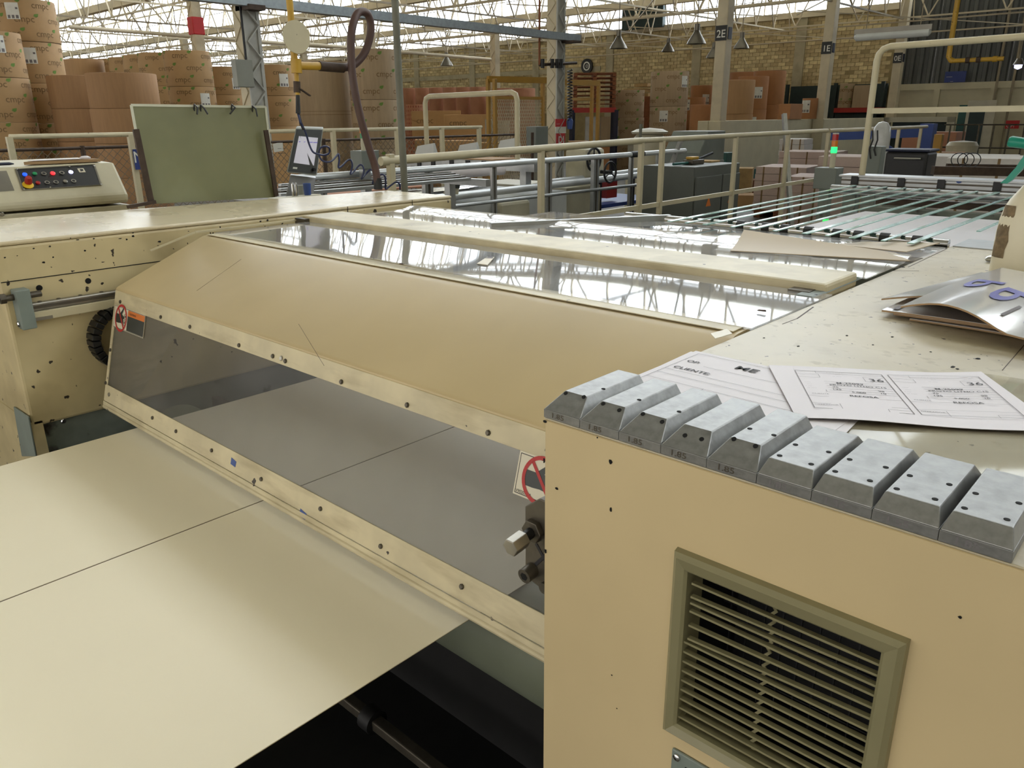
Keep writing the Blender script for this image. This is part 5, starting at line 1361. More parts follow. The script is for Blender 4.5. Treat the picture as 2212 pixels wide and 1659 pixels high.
MB().tube(pts, .027, 12).build('pipe', 'cream_rail', uf, smooth=True)
stb = empty('stacker_table', (ul.x, ul.y, 0), 'low silver stacker table with black hinges', 'table')
zz_ = atY(1000, 345, ul.y).z
B((ul.x - .6, ul.y - .03, zz_ - .09), (ur2.x + .25, ul.y + .03, zz_ - .01)).build('edge_beam', 'alu_profile', stb)
B((ul.x - .6, ul.y, zz_ - .01), (ur2.x + .25, ul.y + .6, zz_)).build('table_top', 'white_machine', stb)
for px in (905, 935, 975, 1010, 1045):
    q = atY(px, 345, ul.y - .035); B((q.x - .03, ul.y - .04, zz_ - .11), (q.x + .03, ul.y - .03, zz_ - .0)).build('hinge', 'black_plastic', stb)
for x in (ul.x - .3, ur2.x + .1): B((x - .04, ul.y - .03, zt0 if zt0 < zz_ - .1 else 0), (x + .04, ul.y + .05, zz_ - .09)).build('leg', 'alu_profile', stb)
tag(MB().sheet([[V((ul.x + .2 + .1 * j, ul.y + .02 + .06 * i, zz_ + .012)) for j in range(9)] for i in range(8)], .01).build('board_sheet', 'kraft'), 'brown board sheet on the stacker table', 'board')
for k, (px, py) in enumerate(((920, 322), (1012, 320), (1100, 310))):
    q = atD(px, py, 8.2)
    tag(MB().hexa([q + V((-.12, -.05, -.05)), q + V((.12, .0, -.05)), q + V((.12, .06, -.05)), q + V((-.12, .02, -.05))], [q + V((-.1, -.03, .03)), q + V((.1, .02, .06)), q + V((.1, .04, .06)), q + V((-.1, .0, .03))]).build('clamp_arm', 'white_machine'), ['white clamp arm left under the pipe handrail', 'grey clamp arm in the middle under the pipe handrail', 'white clamp arm at the right under the pipe handrail'][k], 'clamp')

# stack lights
def stack_light(px0, py0, dep, sc, lit, label):
    p = atD(px0, py0, dep); e = empty('signal_tower', p, label, 'signal light')
    r = .019 * sc
    MB().tube([p, p + V((0, 0, .09 * sc))], r * .9, 12).build('base_tube', 'cream_machine', e, smooth=True)
    for k, c in enumerate(('led_green' if lit else 'lens_green', 'lens_orange', 'lens_red')):
        z = .09 * sc + k * .038 * sc; MB().tube([p + V((0, 0, z)), p + V((0, 0, z + .036 * sc))], r, 14).build('lamp_lens', c, e, smooth=True)
    MB().tube([p + V((0, 0, .204 * sc)), p + V((0, 0, .21 * sc))], r, 14).build('cap', 'cream_machine', e)
    return p
p = stack_light(1797, 362, 4.75, .95, True, 'signal tower with the green lamp lit beside the guard rail')
tag(B((p.x - .085, p.y - .05, p.z - .125), (p.x + .05, p.y + .06, p.z)).build('junction_box', 'box_grey', bevel=.004), 'grey junction box under the lit signal tower', 'box')
tag(B((p.x - .05, p.y - .03, 0), (p.x + .01, p.y + .03, p.z - .125)).build('support_post', 'dark_green_grey'), 'dark post carrying the junction box and signal tower', 'post')
p = stack_light(785, 325, 5.8, .95, False, 'unlit signal tower beside the brown hose')
tag(B((p.x - .07, p.y - .07, p.z - .13), (p.x + .07, p.y + .09, p.z)).build('junction_box', 'box_grey', bevel=.004), 'grey switch box under the unlit signal tower', 'box')
tag(B((p.x - .03, p.y - .03, 0), (p.x + .03, p.y + .03, p.z - .13)).build('support_post', 'alu_profile'), 'post carrying the unlit signal tower', 'post')
lr = empty('slatted_table', atD(720, 385, 5.6), 'low dark slatted roller table beyond the unlit signal tower', 'table')
q0 = atX(900, 362, -4.6)
for k in range(5):
    MB().bar((-4.3 - k * .16, 2.6 + k * .1, 1.17), (-4.3 - k * .16, 4.2 + k * .1, 1.17), .04, .02).build('slat', ['alu_profile', 'steel_dark'][k % 2], lr)
MB().bar((-5.05, 2.6, 1.14), (-4.2, 2.6, 1.14), .05, .05).build('cross_rail', 'alu_profile', lr)
MB().bar((-5.05, 4.3, 1.14), (-4.2, 4.3, 1.14), .05, .05).build('cross_rail', 'alu_profile', lr)
for y in (2.6, 4.3): B((-4.65, y - .03, 0), (-4.59, y + .03, 1.12)).build('leg', 'alu_profile', lr)

# ------------------------------------------------------------------ grey cabinets
cb = empty('switch_cabinet', (-4.2, 7.5, 0), 'dark grey double-door switch cabinet right of the handwheel', 'cabinet')
c0 = atX(1437, 372, -4.45); cz = 1.12
cyA, cyB = 7.05, 8.25; cxA, cxB = -4.7, -4.1
cyA = atX(1500, 372, cxB).y; cyB = atX(1598, 362, cxB).y
B((cxA, cyA, 0), (cxB, cyB, cz)).build('body', 'cabinet_grey', cb, bevel=.008)
ym = cyA + (cyB - cyA) * .58
for (a, b) in ((cyA + .02, ym - .01), (ym + .01, cyB - .02)):
    d_ = B((cxB, a, .05), (cxB + .022, b, cz - .1)).build('door', 'cabinet_grey', cb, bevel=.006)
    MB().prism([V((cxB + .023, (a + b) / 2 - .05, .72)), V((cxB + .023, (a + b) / 2 + .05, .72)), V((cxB + .023, (a + b) / 2, .82))], (.002, 0, 0)).build('warning_triangle', 'orange_print', d_)
cb2 = empty('console_box', (-4.6, 8.2, 0), 'slanted grey console box standing behind the switch cabinet', 'console')
A0 = atX(1505, 360, -5.0); A1 = atX(1562, 360, -5.0)
zb_, zt_c = .2, atX(1540, 283, -5.0).z
MB().prism([(-5.0, A0.y, 0), (-5.0, A1.y, 0), (-5.0, A1.y, zt_c), (-5.0, A0.y + (A1.y - A0.y) * .35, zt_c), (-5.0, A0.y + .05, zt_c - .25)], (-.5, 0, 0)).build('body', 'box_grey', cb2, bevel=.01)
B((-5.0, A0.y + .2, zb_), (-4.98, A1.y - .02, zt_c - .35)).build('door', 'box_grey', cb2, bevel=.006)
q = atX(1500, 355, -4.35)
tg = empty('strapping_tool', V((-4.35, q.y, cz)), 'yellow and black strapping tool on top of the switch cabinet', 'tool')
B((-4.42, q.y - .12, cz), (-4.30, q.y + .12, cz + .05)).build('tool_body', 'steel_dark', tg, bevel=.01)
B((-4.40, q.y - .1, cz + .05), (-4.32, q.y + .04, cz + .08)).build('grip', 'pipe_yellow', tg, bevel=.008)
MB().tube([(-4.36, q.y + .1, cz + .05), (-4.36, q.y + .38, cz + .1)], .014, 8).build('handle', 'black_plastic', tg)
MB().tube([(-4.36, q.y - .12, cz + .02), (-4.36, q.y - .4, cz + .02)], .014, 8).build('air_line', 'teal_paint', tg)
tag(B((-4.55, q.y + .35, cz), (-4.35, q.y + .55, cz + .02)).build('rag', 'wood_pale', bevel=.006), 'small pale rag on the switch cabinet', 'rag')
mo = empty('cream_motor', atX(1400, 300, -7.15), 'cream machine head with a domed lid behind the guard rail', 'machine')
mp = atX(1402, 312, -7.15)
MB().lathe([(.0, 0), (.24, 0), (.24, .5), (.20, .55)], 20, (mp.x, mp.y, mp.z - .4)).build('drum', 'cream_machine', mo, smooth=True)
MB().lathe([(.0, .0), (.27, .0), (.29, .03), (.2, .07), (0, .09)], 20, (mp.x, mp.y, mp.z + .16)).build('lid', 'cream_machine', mo, smooth=True)
B((mp.x - .25, mp.y - .25, 0), (mp.x + .25, mp.y + .25, mp.z - .4)).build('pedestal', 'cream_machine', mo)
tag(MB().tube([V((-5.9, atX(1383, 300, -5.9).y, 0)), V((-5.9, atX(1383, 300, -5.9).y, atX(1383, 268, -5.9).z))], .02, 8).build('thin_post', 'pipe_grey'), 'thin grey post rising through the cream rail joint', 'post')

# ------------------------------------------------------------------ yellow gates, rack and pallets
def gate(pxl, pxr, pyt, dep, label, mesh=True):
    l_, r_ = base(pxl, dep), base(pxr, dep + .8); zt_g = atD(pxl, pyt, dep).z
    e = empty('yellow_gate', (l_ + r_) / 2, label, 'gate')
    for p in (l_, r_):
        for dx in (0, .16): B((p.x + dx - .03, p.y - .03, 0), (p.x + dx + .03, p.y + .03, zt_g)).build('post', 'gate_yellow', e, bevel=.005)
    MB().bar(l_ + V((0, 0, zt_g)), r_ + V((.16, 0, zt_g)), .08, .1).build('lintel', 'gate_yellow', e)
    MB().bar(l_ + V((.1, 0, zt_g - .3)), r_ + V((0, 0, zt_g - .3)), .04, .05).build('inner_rail', 'gate_yellow', e)
    if mesh:
        w_ = MB(); d = r_ - l_; nn = 30
        for k in range(-14, nn):
            for s in (0, 1):
                a, b = k / nn, (k + 14) / nn
                za, zb2 = .3, zt_g - .3
                a2, b2 = max(0, a), min(1, b)
                if b2 <= a2: continue
                z1_ = za + (zb2 - za) * (a2 - a) / (b - a); z2_ = za + (zb2 - za) * (b2 - a) / (b - a)
                if s: z1_, z2_ = za + zb2 - z1_, za + zb2 - z2_
                w_.bar(l_ + d * a2 + V((0, 0, z1_)), l_ + d * b2 + V((0, 0, z2_)), .008, .008)
        wm_ = w_.build('mesh_infill', 'truss_paint', e); wm_['kind'] = 'stuff'
gate(1055, 1172, 172, 13.6, 'large yellow safety gate with mesh left of the lattice column')
gate(1200, 1278, 178, 15.0, 'smaller yellow safety gate right of the lattice column', False)
rk = empty('pallet_rack', base(1282, 23), 'storage rack with a red beam below the pallet pile', 'rack')
rp = base(1282, 23); a = math.radians(40); ax, ay = V((math.cos(a), math.sin(a), 0)), V((-math.sin(a), math.cos(a), 0))
zb_ = atD(1282, 238, 23).z
for s in (-.62, .62):
    for d in (-.5, .5): q = rp + ax * s + ay * d; B((q.x - .05, q.y - .05, 0), (q.x + .05, q.y + .05, zb_)).build('upright', 'navy', rk)
for d in (-.5, .5): MB().bar(rp + ax * -.62 + ay * d + V((0, 0, zb_)), rp + ax * .62 + ay * d + V((0, 0, zb_)), .06, .13).build('beam', 'red_steel', rk)
np_ = 8
for k in range(np_):
    zz_ = zb_ + .075 + k * .118
    e = empty('wooden_pallet', rp + V((0, 0, zz_)), 'dark red wooden pallet, %s from the rack beam in the pile' % ords[k], 'pallet', 'pallets piled on the rack')
    for d in (-.45, -.15, .15, .45): MB().bar(rp + ax * -.6 + ay * d + V((0, 0, zz_ + .09)), rp + ax * .6 + ay * d + V((0, 0, zz_ + .09)), .12, .022).build('deck_board', 'pallet_wood', e)
    for s in (-.55, 0, .55): MB().bar(rp + ax * s + ay * -.5 + V((0, 0, zz_ + .04)), rp + ax * s + ay * .5 + V((0, 0, zz_ + .04)), .1, .075).build('stringer', 'pallet_wood', e)
for k, (px, py, w) in enumerate(((1276, 252, .3), (1308, 252, .28), (1250, 305, .5), (1298, 305, .5))):
    dp_ = (23.0, 23.0, 20.0, 20.6)[k]; z1_ = atD(px, py, dp_).z
    crate('wrapped_bale', px, dp_, w, .4, 0 if k > 1 else .0, max(.3, z1_), ['plastic_wrap', 'kraft_grey', 'kraft', 'kraft_orange'][k], ['silvery wrapped bale under the red beam', 'grey wrapped bale under the red beam, right one', 'brown carton pile at the foot of the lattice column', 'orange carton pile at the foot of the yellow gate'][k], 'bale', yaw=.7)
for k, (px, z0, w) in enumerate(((1377, 2.35, .6), (1397, 2.5, .5), (1368, 2.2, .5), (1402, 2.2, .4))):
    q = base(px, 25.6, z0)
    tag(B((q.x - w / 2, q.y - .4, z0), (q.x + w / 2, q.y + .4, z0 + .1)).build('timber_piece', 'wood_pale'), ['left plank of the timber pile behind the grey-brown rolls', 'topmost plank of the timber pile behind the grey-brown rolls', 'lowest left plank of that timber pile', 'lowest right plank of that timber pile'][k], 'timber')
tag(B((base(1385, 25.6).x - .7, base(1385, 25.6).y - .5, 0), (base(1385, 25.6).x + .7, base(1385, 25.6).y + .5, 2.2)).build('crate_pile', 'pallet_wood'), 'tall dark crate under the timber pile', 'crate')

# things near the low wall
crate('box', 1708, (atX(1708, 240, -8.74) - CAM).dot(C_F), .3, .7, 1.5, .36, 'kraft_orange', 'low brown carton on top of the low wall')
rkg = empty('teal_rack', base(1790, 25), 'dark teal rack with a red shelf beam behind column 1E', 'rack')
rp = atY(1800, 236, 26.62)
for s in (-1.6, .0, 1.45): B((rp.x + s - .05, rp.y - .05, 0), (rp.x + s + .05, rp.y + .05, 2.55)).build('upright', 'dark_teal', rkg)
B((rp.x + .1, rp.y - .2, 1.66), (rp.x + 1.5, rp.y + .3, 1.8)).build('red_beam', 'red_steel', rkg)
B((rp.x - 1.6, rp.y + .25, 1.5), (rp.x + 1.5, rp.y + .3, 2.5)).build('back_sheet', 'dark_teal', rkg)
B((rp.x + .1, rp.y - .05, 1.2), (rp.x + 1.5, rp.y + .25, 1.6)).build('lower_panel', 'dark_teal', rkg)
crate('folded_stack', 1858, (atY(1858, 236, 26.62) - CAM).dot(C_F), .5, .3, 1.8, .66, 'kraft_grey', 'stack of folded grey sheets on the red shelf beam', 'stack', yaw=.3)
tag(MB().bar(atD(1694, 246, 9.9), V((atD(1724, 436, 9.7).x, atD(1724, 436, 9.7).y, .0)), .05).build('leaning_bar', 'alu_profile'), 'grey metal bar leaning behind the guard rail', 'bar')
def pallet_load(px, dep, w, d, h, mt, label, z0=.13, straps=3, yaw=.15):
    p = base(px, dep); e = empty('pallet_load', p, label, 'pallet load', 'wrapped sheet stacks on pallets')
    nl = max(4, int(h / .11))
    for k in range(nl):
        a = random.uniform(-.008, .008); B((p.x - w / 2 + a, p.y - d / 2, z0 + k * h / nl + .004), (p.x + w / 2 + a, p.y + d / 2, z0 + (k + 1) * h / nl)).build('ream_layer', mt, e, bevel=.004)
    for s in (-.4, 0, .4): B((p.x + s * w - .05, p.y - d / 2, 0), (p.x + s * w + .05, p.y + d / 2, .1)).build('pallet_runner', 'pallet_wood', e)
    B((p.x - w / 2, p.y - d / 2, .1), (p.x + w / 2, p.y + d / 2, z0)).build('pallet_deck', 'pallet_wood', e)
    for s in range(straps):
        x = p.x - w / 2 + w * (s + .5) / straps; B((x - .012, p.y - d / 2 - .004, z0), (x + .012, p.y - d / 2, z0 + h)).build('strap', 'print_grey', e)
    e.rotation_euler.z = yaw
pallet_load(1716, 12.6, .8, .9, .68, 'pink_stack', 'pinkish strapped sheet stack behind the leaning bar')
pallet_load(1768, 10.8, .5, .8, .66, 'pink_stack', 'pinkish sheet stack nearest the lit signal tower')
pallet_load(1768, 14.2, 1.0, .9, .84, 'pink_stack', 'higher pinkish sheet stack at the back')
pallet_load(1728, 16.2, .5, .7, 1.0, 'white_stack', 'grey-white block of sheets against the low wall')
pallet_load(1890, 9.6, 1.0, .8, .98, 'pink_stack', 'pinkish sheet stack behind the tall handrail post')
pallet_load(2090, 8.6, 1.1, .8, 1.03, 'white_stack', 'white sheet stack right of the black chest')
pallet_load(2185, 7.6, .9, .8, 1.06, 'white_stack', 'white sheet stack behind the spray bottle')
for k, (px, dep, w, h, m_, lb) in enumerate(((1610, 15.2, .5, .62, 'wood_pale', 'upright pale wooden crate by the teal band'), (1588, 16.0, .3, .6, 'kraft_orange', 'narrow orange crate beside the pale wooden one'), (1632, 15.6, .4, .36, 'pallet_wood', 'low dark crate beside the pale wooden one'), (1640, 14.0, .5, .22, 'box_board', 'flat brown carton on the floor by the teal band'))):
    crate('wooden_crate', px, dep, w, .5, 0, h, m_, lb, 'crate', yaw=.4)
crate('teal_box', 1568, 14.4, .34, .3, .0, .95, 'teal_paint', 'small teal box standing by column 2E', 'box')

# ------------------------------------------------------------------ strip conveyor and delivery machine on the right
sc2 = empty('strip_conveyor', (-1.0, 3.0, 1.2), 'teal strip conveyor with clamped shafts behind the cover plates', 'conveyor')
ny, fy, zs = 2.36, 3.76, 1.272
MB().tube([(-1.62, ny, zs - .006), (-.57, ny, zs - .006)], .013, 14).build('near_shaft', 'chrome', sc2, smooth=True)
MB().tube([(-1.44, fy, zs + .004), (.3, fy, zs + .004)], .017, 14).build('far_shaft', 'alu_profile', sc2, smooth=True)
xs_ = [-1.36 + .0735 * k + (.012 if k % 3 == 0 else 0) for k in range(16)]
for k, x in enumerate(xs_):
    xn = x + random.uniform(-.006, .006); xf = x + .012 + random.uniform(-.004, .004)
    w = .0055 if k % 2 else .0085
    y0s = ny - .16 if x < -.6 else 2.55
    MB().hexa([(xn - w, y0s, zs + .009), (xn + w, y0s, zs + .009), (xf + w, fy, zs + .021), (xf - w, fy, zs + .021)], [(xn - w, y0s, zs + .0115), (xn + w, y0s, zs + .0115), (xf + w, fy, zs + .0235), (xf - w, fy, zs + .0235)]).build('teal_strip', 'strip_glass', sc2)
    if k > 1 and x < -.65: 
        xc = x + .036; MB().tube([(xc - .012, ny, zs - .006), (xc + .012, ny, zs - .006)], .0165, 10).build('clamp_ring', 'black_plastic', sc2)
B((-1.7, 2.2, 1.05), (-1.66, 2.5, 1.25)).build('side_rail', 'alu_profile', sc2)
MB().bar(atZ(1060, 488, 1.27), atZ(1447, 470, 1.27), .02, .02).build('end_profile', 'alu_profile', sc2)
B((-1.3, 2.45, 1.17), (.3, 3.7, 1.185)).build('glossy_bed', 'clear_cover', sc2)
B((-1.3, 2.42, .1), (-1.24, 2.5, 1.17)).build('leg', 'alu_profile', sc2)
B((-1.3, 3.78, .1), (.3, 3.84, 1.2)).build('bed_rear', 'dark_green_grey', sc2)
tag(B((-1.22, 2.5, 1.1855), (.2, 3.6, 1.2)).build('sheet_pile', 'paper'), 'glossy white sheets on the bed under the teal strips', 'sheets')
dm = empty('delivery_bridge', (-1.0, 3.97, 1.2), 'slotted aluminium bridge with black hinges behind the strips', 'bridge')
yb2 = 3.95
B((-1.47, yb2, 1.235), (.4, yb2 + .05, 1.318)).build('bridge_beam', 'alu_profile', dm, bevel=.003)
for z in (1.255, 1.28, 1.302): B((-1.47, yb2 - .003, z - .004), (.4, yb2, z + .004)).build('slot', 'steel_dark', dm)
B((-1.48, yb2 - .01, 1.318), (.4, yb2 + .13, 1.326)).build('perforated_top', 'alu_profile', dm)
for px in (1847, 1948, 2035, 2157):
    q = atY(px, 390, yb2); B((q.x - .016, yb2 - .012, 1.283), (q.x + .016, yb2 - .003, 1.322)).build('hinge', 'black_plastic', dm, bevel=.002)
q = atY(2072, 392, yb2); MB().prism([q + V((math.cos(a) * .011, -.004, math.sin(a) * .008)) for a in [k * math.pi / 4 for k in range(8)]], (0, -.001, 0)).build('blue_sticker', 'blue_paint', dm)
B((-1.46, yb2 + .02, .0), (-1.40, yb2 + .08, 1.235)).build('leg', 'dark_green_grey', dm)
B((-.2, yb2 + .02, .0), (-.14, yb2 + .08, 1.235)).build('leg', 'dark_green_grey', dm)
B((-1.3, yb2 + .01, 1.195), (.4, yb2 + .06, 1.225)).build('lower_shaft', 'rust_steel', dm)
hr = empty('tall_handrail', (-1.38, 4.0, 1.32), 'tall cream handrail loop above the delivery bridge', 'handrail')
hy = 4.0
c_tl = atY(1893, 103, hy); xl = atY(1880, 240, hy).x; xb = atY(1864, 372, hy).x; xtop = c_tl.x
zt_h = atY(1960, 98, hy).z
MB().tube([(xl, hy, 1.326), (xl, hy, zt_h - .06), (xl + .006, hy, zt_h - .03), (xl + .022, hy, zt_h - .01), (xl + .05, hy, zt_h), (.5, hy, zt_h + .02)], .0145, 14).build('outer_pipe', 'cream_rail', hr, smooth=True)
zmh = atY(1950, 239, hy).z
MB().bar((xl, hy, zmh), (.5, hy, zmh + .01), .02, .024).build('middle_bar', 'cream_rail', hr)

# things beyond the delivery bridge
bx_ = base(1990, 6.2, 0)
bc_ = empty('black_chest', bx_, 'black equipment chest with chrome latch bars behind the handrail', 'chest')
zc0, zc1 = atD(1990, 366, 6.2).z, atD(1990, 328, 6.2).z
B((bx_.x - .18, bx_.y - .14, zc0 - .1), (bx_.x + .14, bx_.y + .12, zc1)).build('shell', 'black_plastic', bc_, bevel=.02)
B((bx_.x - .19, bx_.y - .15, zc1), (bx_.x + .15, bx_.y + .13, zc1 + .02)).build('lid', 'navy', bc_, bevel=.008)
MB().tube([(bx_.x - .1, bx_.y - .16, zc1 - .05), (bx_.x + .1, bx_.y - .16, zc1 - .05)], .01, 8).build('latch_bar', 'chrome', bc_)
B((bx_.x - .16, bx_.y - .12, 0), (bx_.x + .12, bx_.y + .1, zc0 - .1)).build('stand', 'dark_green_grey', bc_)
gb = atD(1893, 330, 5.2)
gbx = empty('grey_locker', V((gb.x, gb.y, 0)), 'grey locker with dark straps hung on it behind the handrail post', 'locker')
B((gb.x - .05, gb.y - .03, 0), (gb.x + .04, gb.y + .06, 1.40)).build('body', 'box_grey', gbx, bevel=.006)
for k in range(3):
    x = gb.x - .06 + k * .03
    MB().tube([V((x, gb.y - .035, 1.50)), V((x + .012, gb.y - .045, 1.44)), V((x - .004, gb.y - .04, 1.38)), V((x + .01, gb.y - .035, 1.30 + .02 * k))], .005, 6).build('hanging_strap', 'hose_black', gbx)
wp = atD(1904, 292, 8.6)
tag(MB().lathe([(0, -wp.z), (.09, -wp.z), (.095, 0.0), (.085, .08), (.05, .13), (0, .145)], 18, (wp.x, wp.y, wp.z + .0)).build('wrapped_drum', 'plastic_wrap', smooth=True), 'rounded drum wrapped in whitish plastic behind the post', 'drum')
rb = empty('blue_rack_frame', base(1960, 11), 'blue steel rack frame with a diagonal behind the chest', 'rack')
z1_ = atD(1940, 292, 11).z; l_, r_ = base(1800, 11.5), base(2012, 11)
MB().bar(l_ + V((0, 0, z1_)), r_ + V((0, 0, z1_ + .05)), .1, .16).build('beam', 'rack_blue', rb)
B((r_.x - .09, r_.y - .09, 0), (r_.x + .09, r_.y + .09, z1_ + .15)).build('upright', 'rack_blue', rb)
MB().bar(r_ + V((0, 0, z1_ - .5)), r_ + V((-.6, -.2, z1_ - .08)), .05, .07).build('diagonal', 'rack_blue', rb)
crate('wrapped_block', 2026, 14.2, .9, .6, 0, atD(2030, 290, 12.5).z, 'kraft_pink', 'tall mauve wrapped block beside the blue rack', 'block')
yq = base(2038, 10.4)
tag(B((yq.x - .05, yq.y - .05, 0), (yq.x + .05, yq.y + .05, atD(2038, 290, 10.4).z)).build('yellow_post', 'gate_yellow', bevel=.006), 'short yellow post right of the black chest', 'post')
gm = empty('pale_press', base(2070, 20), 'pale green press with open bays against the block wall', 'machine')
pl_ = base(2060, 19.5); zg = atD(2000, 253, 19.5).z
a = math.radians(12); ax = V((math.cos(a), math.sin(a), 0))
for k, (s0, s1, z0, z1q) in enumerate(((-1.55, -1.4, 0, zg), (-.1, .08, 0, zg), (-1.55, .08, zg - .12, zg), (-1.55, .08, zg - .5, zg - .43))):
    MB().bar(pl_ + ax * s0 + V((0, 0, (z0 + z1q) / 2)), pl_ + ax * s1 + V((0, 0, (z0 + z1q) / 2)), .3, z1q - z0).build('frame_member', 'cream_machine', gm)
MB().bar(pl_ + ax * -1.4 + V((0, .2, .9)), pl_ + ax * -.1 + V((0, .2, .9)), .05, 1.2).build('dark_interior', 'dark_teal', gm)
MB().bar(pl_ + ax * .3 + V((0, 0, .95)), pl_ + ax * .9 + V((0, 0, .95)), .5, 1.9).build('tower', 'cream_machine', gm)
MB().bar(pl_ + ax * .42 + V((0, -.26, 1.2)), pl_ + ax * .75 + V((0, -.26, 1.2)), .03, 1.1).build('tower_window', 'dark_teal', gm)
MB().bar(pl_ + ax * .1 + V((0, .1, .9)), pl_ + ax * .28 + V((0, .1, .9)), .3, 1.8).build('teal_panel', 'teal_paint', gm)
crate('box', 2066, 12.3, .45, .4, .6, .42, 'kraft', 'small brown box on the dark roller bed', yaw=.2)
tag(MB().lathe([(0, 0), (.2, 0), (.24, .5), (.2, .56), (0, .58)], 18, tuple(base(2092, 12.7, .6))).build('cream_drum', 'cream_machine', smooth=True), 'cream tapered drum on the dark roller bed', 'drum')
rbd = empty('roller_bed', base(2100, 12.5), 'dark roller bed with thin railings at far right', 'conveyor')
p = base(2110, 12.6)
B((p.x - 1.4, p.y - .5, .3), (p.x + 1.6, p.y + .5, .6)).build('bed', 'dark_green_grey', rbd)
for k in range(9): MB().tube([(p.x - .5 + k * .22, p.y + .6, .6), (p.x - .5 + k * .22, p.y + .6, 1.42)], .014, 6).build('rail_post', 'steel_dark', rbd)
for z in (1.42, 1.05): MB().tube([(p.x - .6, p.y + .6, z), (p.x + 1.7, p.y + .6, z)], .014, 6).build('rail', 'steel_dark', rbd)
for s in (-1.2, 1.4): B((p.x + s - .05, p.y - .4, 0), (p.x + s + .05, p.y + .4, .3)).build('leg', 'dark_green_grey', rbd)
cc = empty('cable_coil', atD(2090, 350, 4.75), 'loops of thin dark cable on the bar behind the bridge', 'cable')
for k in range(3):
    c_ = atD(2072 + k * 14, 346, 4.75); MB().tube([c_ + V((.045 * math.cos(a_), .01 * math.sin(a_ * 2), .042 * math.sin(a_))) for a_ in [2 * math.pi * i / 20 for i in range(21)]], .003, 5).build('loop', 'hose_black', cc, smooth=True)
ba, bb = atD(2015, 368, 4.75), atD(2215, 372, 4.75)
tag(MB().bar(ba, bb, .04, .05).build('dark_bar', 'rust_steel'), 'dark steel bar behind the delivery bridge', 'bar')
tag(MB().bar(atD(2045, 357, 4.8), atD(2215, 360, 4.8), .02, .02).build('dark_bar', 'rust_steel'), 'thinner upper dark bar carrying the cable loops', 'bar')

# ------------------------------------------------------------------ roof services, lamps and signs
ct = empty('cable_tray', (-8.2, 7, 2.85), 'galvanised cable tray running between the lattice columns', 'cable tray')
TX = -8.32; za_ = atX(700, 17, TX); zb3 = atX(1200, 78, TX)
MB().bar((TX, 1.5, za_.z - .0), (TX, 10.6, zb3.z), .12, .1).build('tray', 'galvanised', ct)
B((TX - .3, 10.3, zb3.z - .08), (TX + .15, 10.5, zb3.z - .05)).build('bracket', 'rust_steel', ct)
B((TX - .2, 4.85, za_.z - .1), (TX + .08, 5.05, za_.z - .05)).build('bracket', 'rust_steel', ct)
p = atX(527, 158, -8.3)
tag(B((-8.44, 4.95 - .27, p.z - .14), (-8.34, 4.95 - .07, p.z + .14)).build('conduit_box', 'hmi_body', bevel=.006), 'olive conduit box on the near lattice column', 'box')
tag(MB().tube([(-8.40, 4.84, p.z + .1), (-8.40, 4.84, 4.6)], .012, 6).build('conduit', 'hose_black'), 'dark conduit running up the near lattice column', 'conduit')
pp_ = [atX(150, 58, -22), atX(500, 85, -22)]
def hung_pipe(a, b, r, label):
    e = empty('main_pipe', (a + b) / 2, label, 'pipe')
    MB().tube([a, b], r, 10).build('pipe', 'truss_paint', e, smooth=True)
    for t in (.1, .35, .6, .9): q = a.lerp(b, t); MB().tube([q, V((q.x, q.y, zceil(q.y)))], .012, 5).build('hanger', 'truss_dark', e)
hung_pipe(pp_[0], pp_[1] + (pp_[1] - pp_[0]) * .8, .05, 'thick pale pipe under the roof above the paper rolls')
p2_ = [atX(660, 95, -19), atX(1060, 128, -19)]
hung_pipe(p2_[0], p2_[1], .045, 'pale pipe under the roof ending at the slim far column')
def bell(px, py, dep, s, label):
    p = atD(px, py, dep); e = empty('bell_lamp', p, label, 'lamp')
    MB().lathe([(.02, .30), (.05, .28), (.09, .2), (.19, .05), (.21, .0), (.19, .01), (.08, .18), (.0, .2)], 18, p).build('shade', 'lamp_metal', e, smooth=True)
    MB().tube([p + V((0, 0, .28)), V((p.x, p.y, zceil(p.y)))], .012, 6).build('stem', 'truss_dark', e)
    MB().tube([p + V((0, 0, .27)), p + V((0, 0, .40))], .06, 10).build('gear_housing', 'lamp_metal', e)
bell(1336, 105, 18.5, 1, 'bell lamp right of the dark roof ventilator')
bell(1504, 95, 17.0, 1, 'bell lamp just left of column 2E')
bell(1541, 125, 22, 1, 'lower dark bell lamp beside column 2E')
bell(1443, 112, 25, 1, 'small distant bell lamp before the brick wall')
bell(1601, 105, 21, 1, 'dim bell lamp right of column 2E')
bell(965, 142, 26, 1, 'tiny distant bell lamp above the small pink rolls')
fl_ = empty('fluorescent_fitting', atD(1928, 74, 9), 'long unlit fluorescent fitting hanging at upper right', 'lamp')
la, lb_ = atD(1845, 80, 9.6), atD(2012, 68, 9.2)
MB().tube([la, la.lerp(lb_, .03), la.lerp(lb_, .97), lb_], [.02, .052, .052, .02], 14).build('diffuser', 'lamp_glass', fl_, smooth=True)
MB().bar(la + V((0, 0, .05)), lb_ + V((0, 0, .05)), .09, .06).build('tray', 'lamp_metal', fl_)
for t_ in (.15, .85): q = la.lerp(lb_, t_); MB().tube([q + V((0, 0, .05)), V((q.x, q.y, zceil(q.y)))], .006, 5).build('hanger', 'truss_dark', fl_)
gp2 = empty('gas_pipe', atD(2060, 60, 10), 'yellow gas pipe with an elbow at upper right', 'pipe')
g0 = atD(2064, -5, 10); g1_ = atD(2048, 132, 10); g0.x, g0.y = g1_.x, g1_.y
gd = V((1, .05, 0)).normalized()
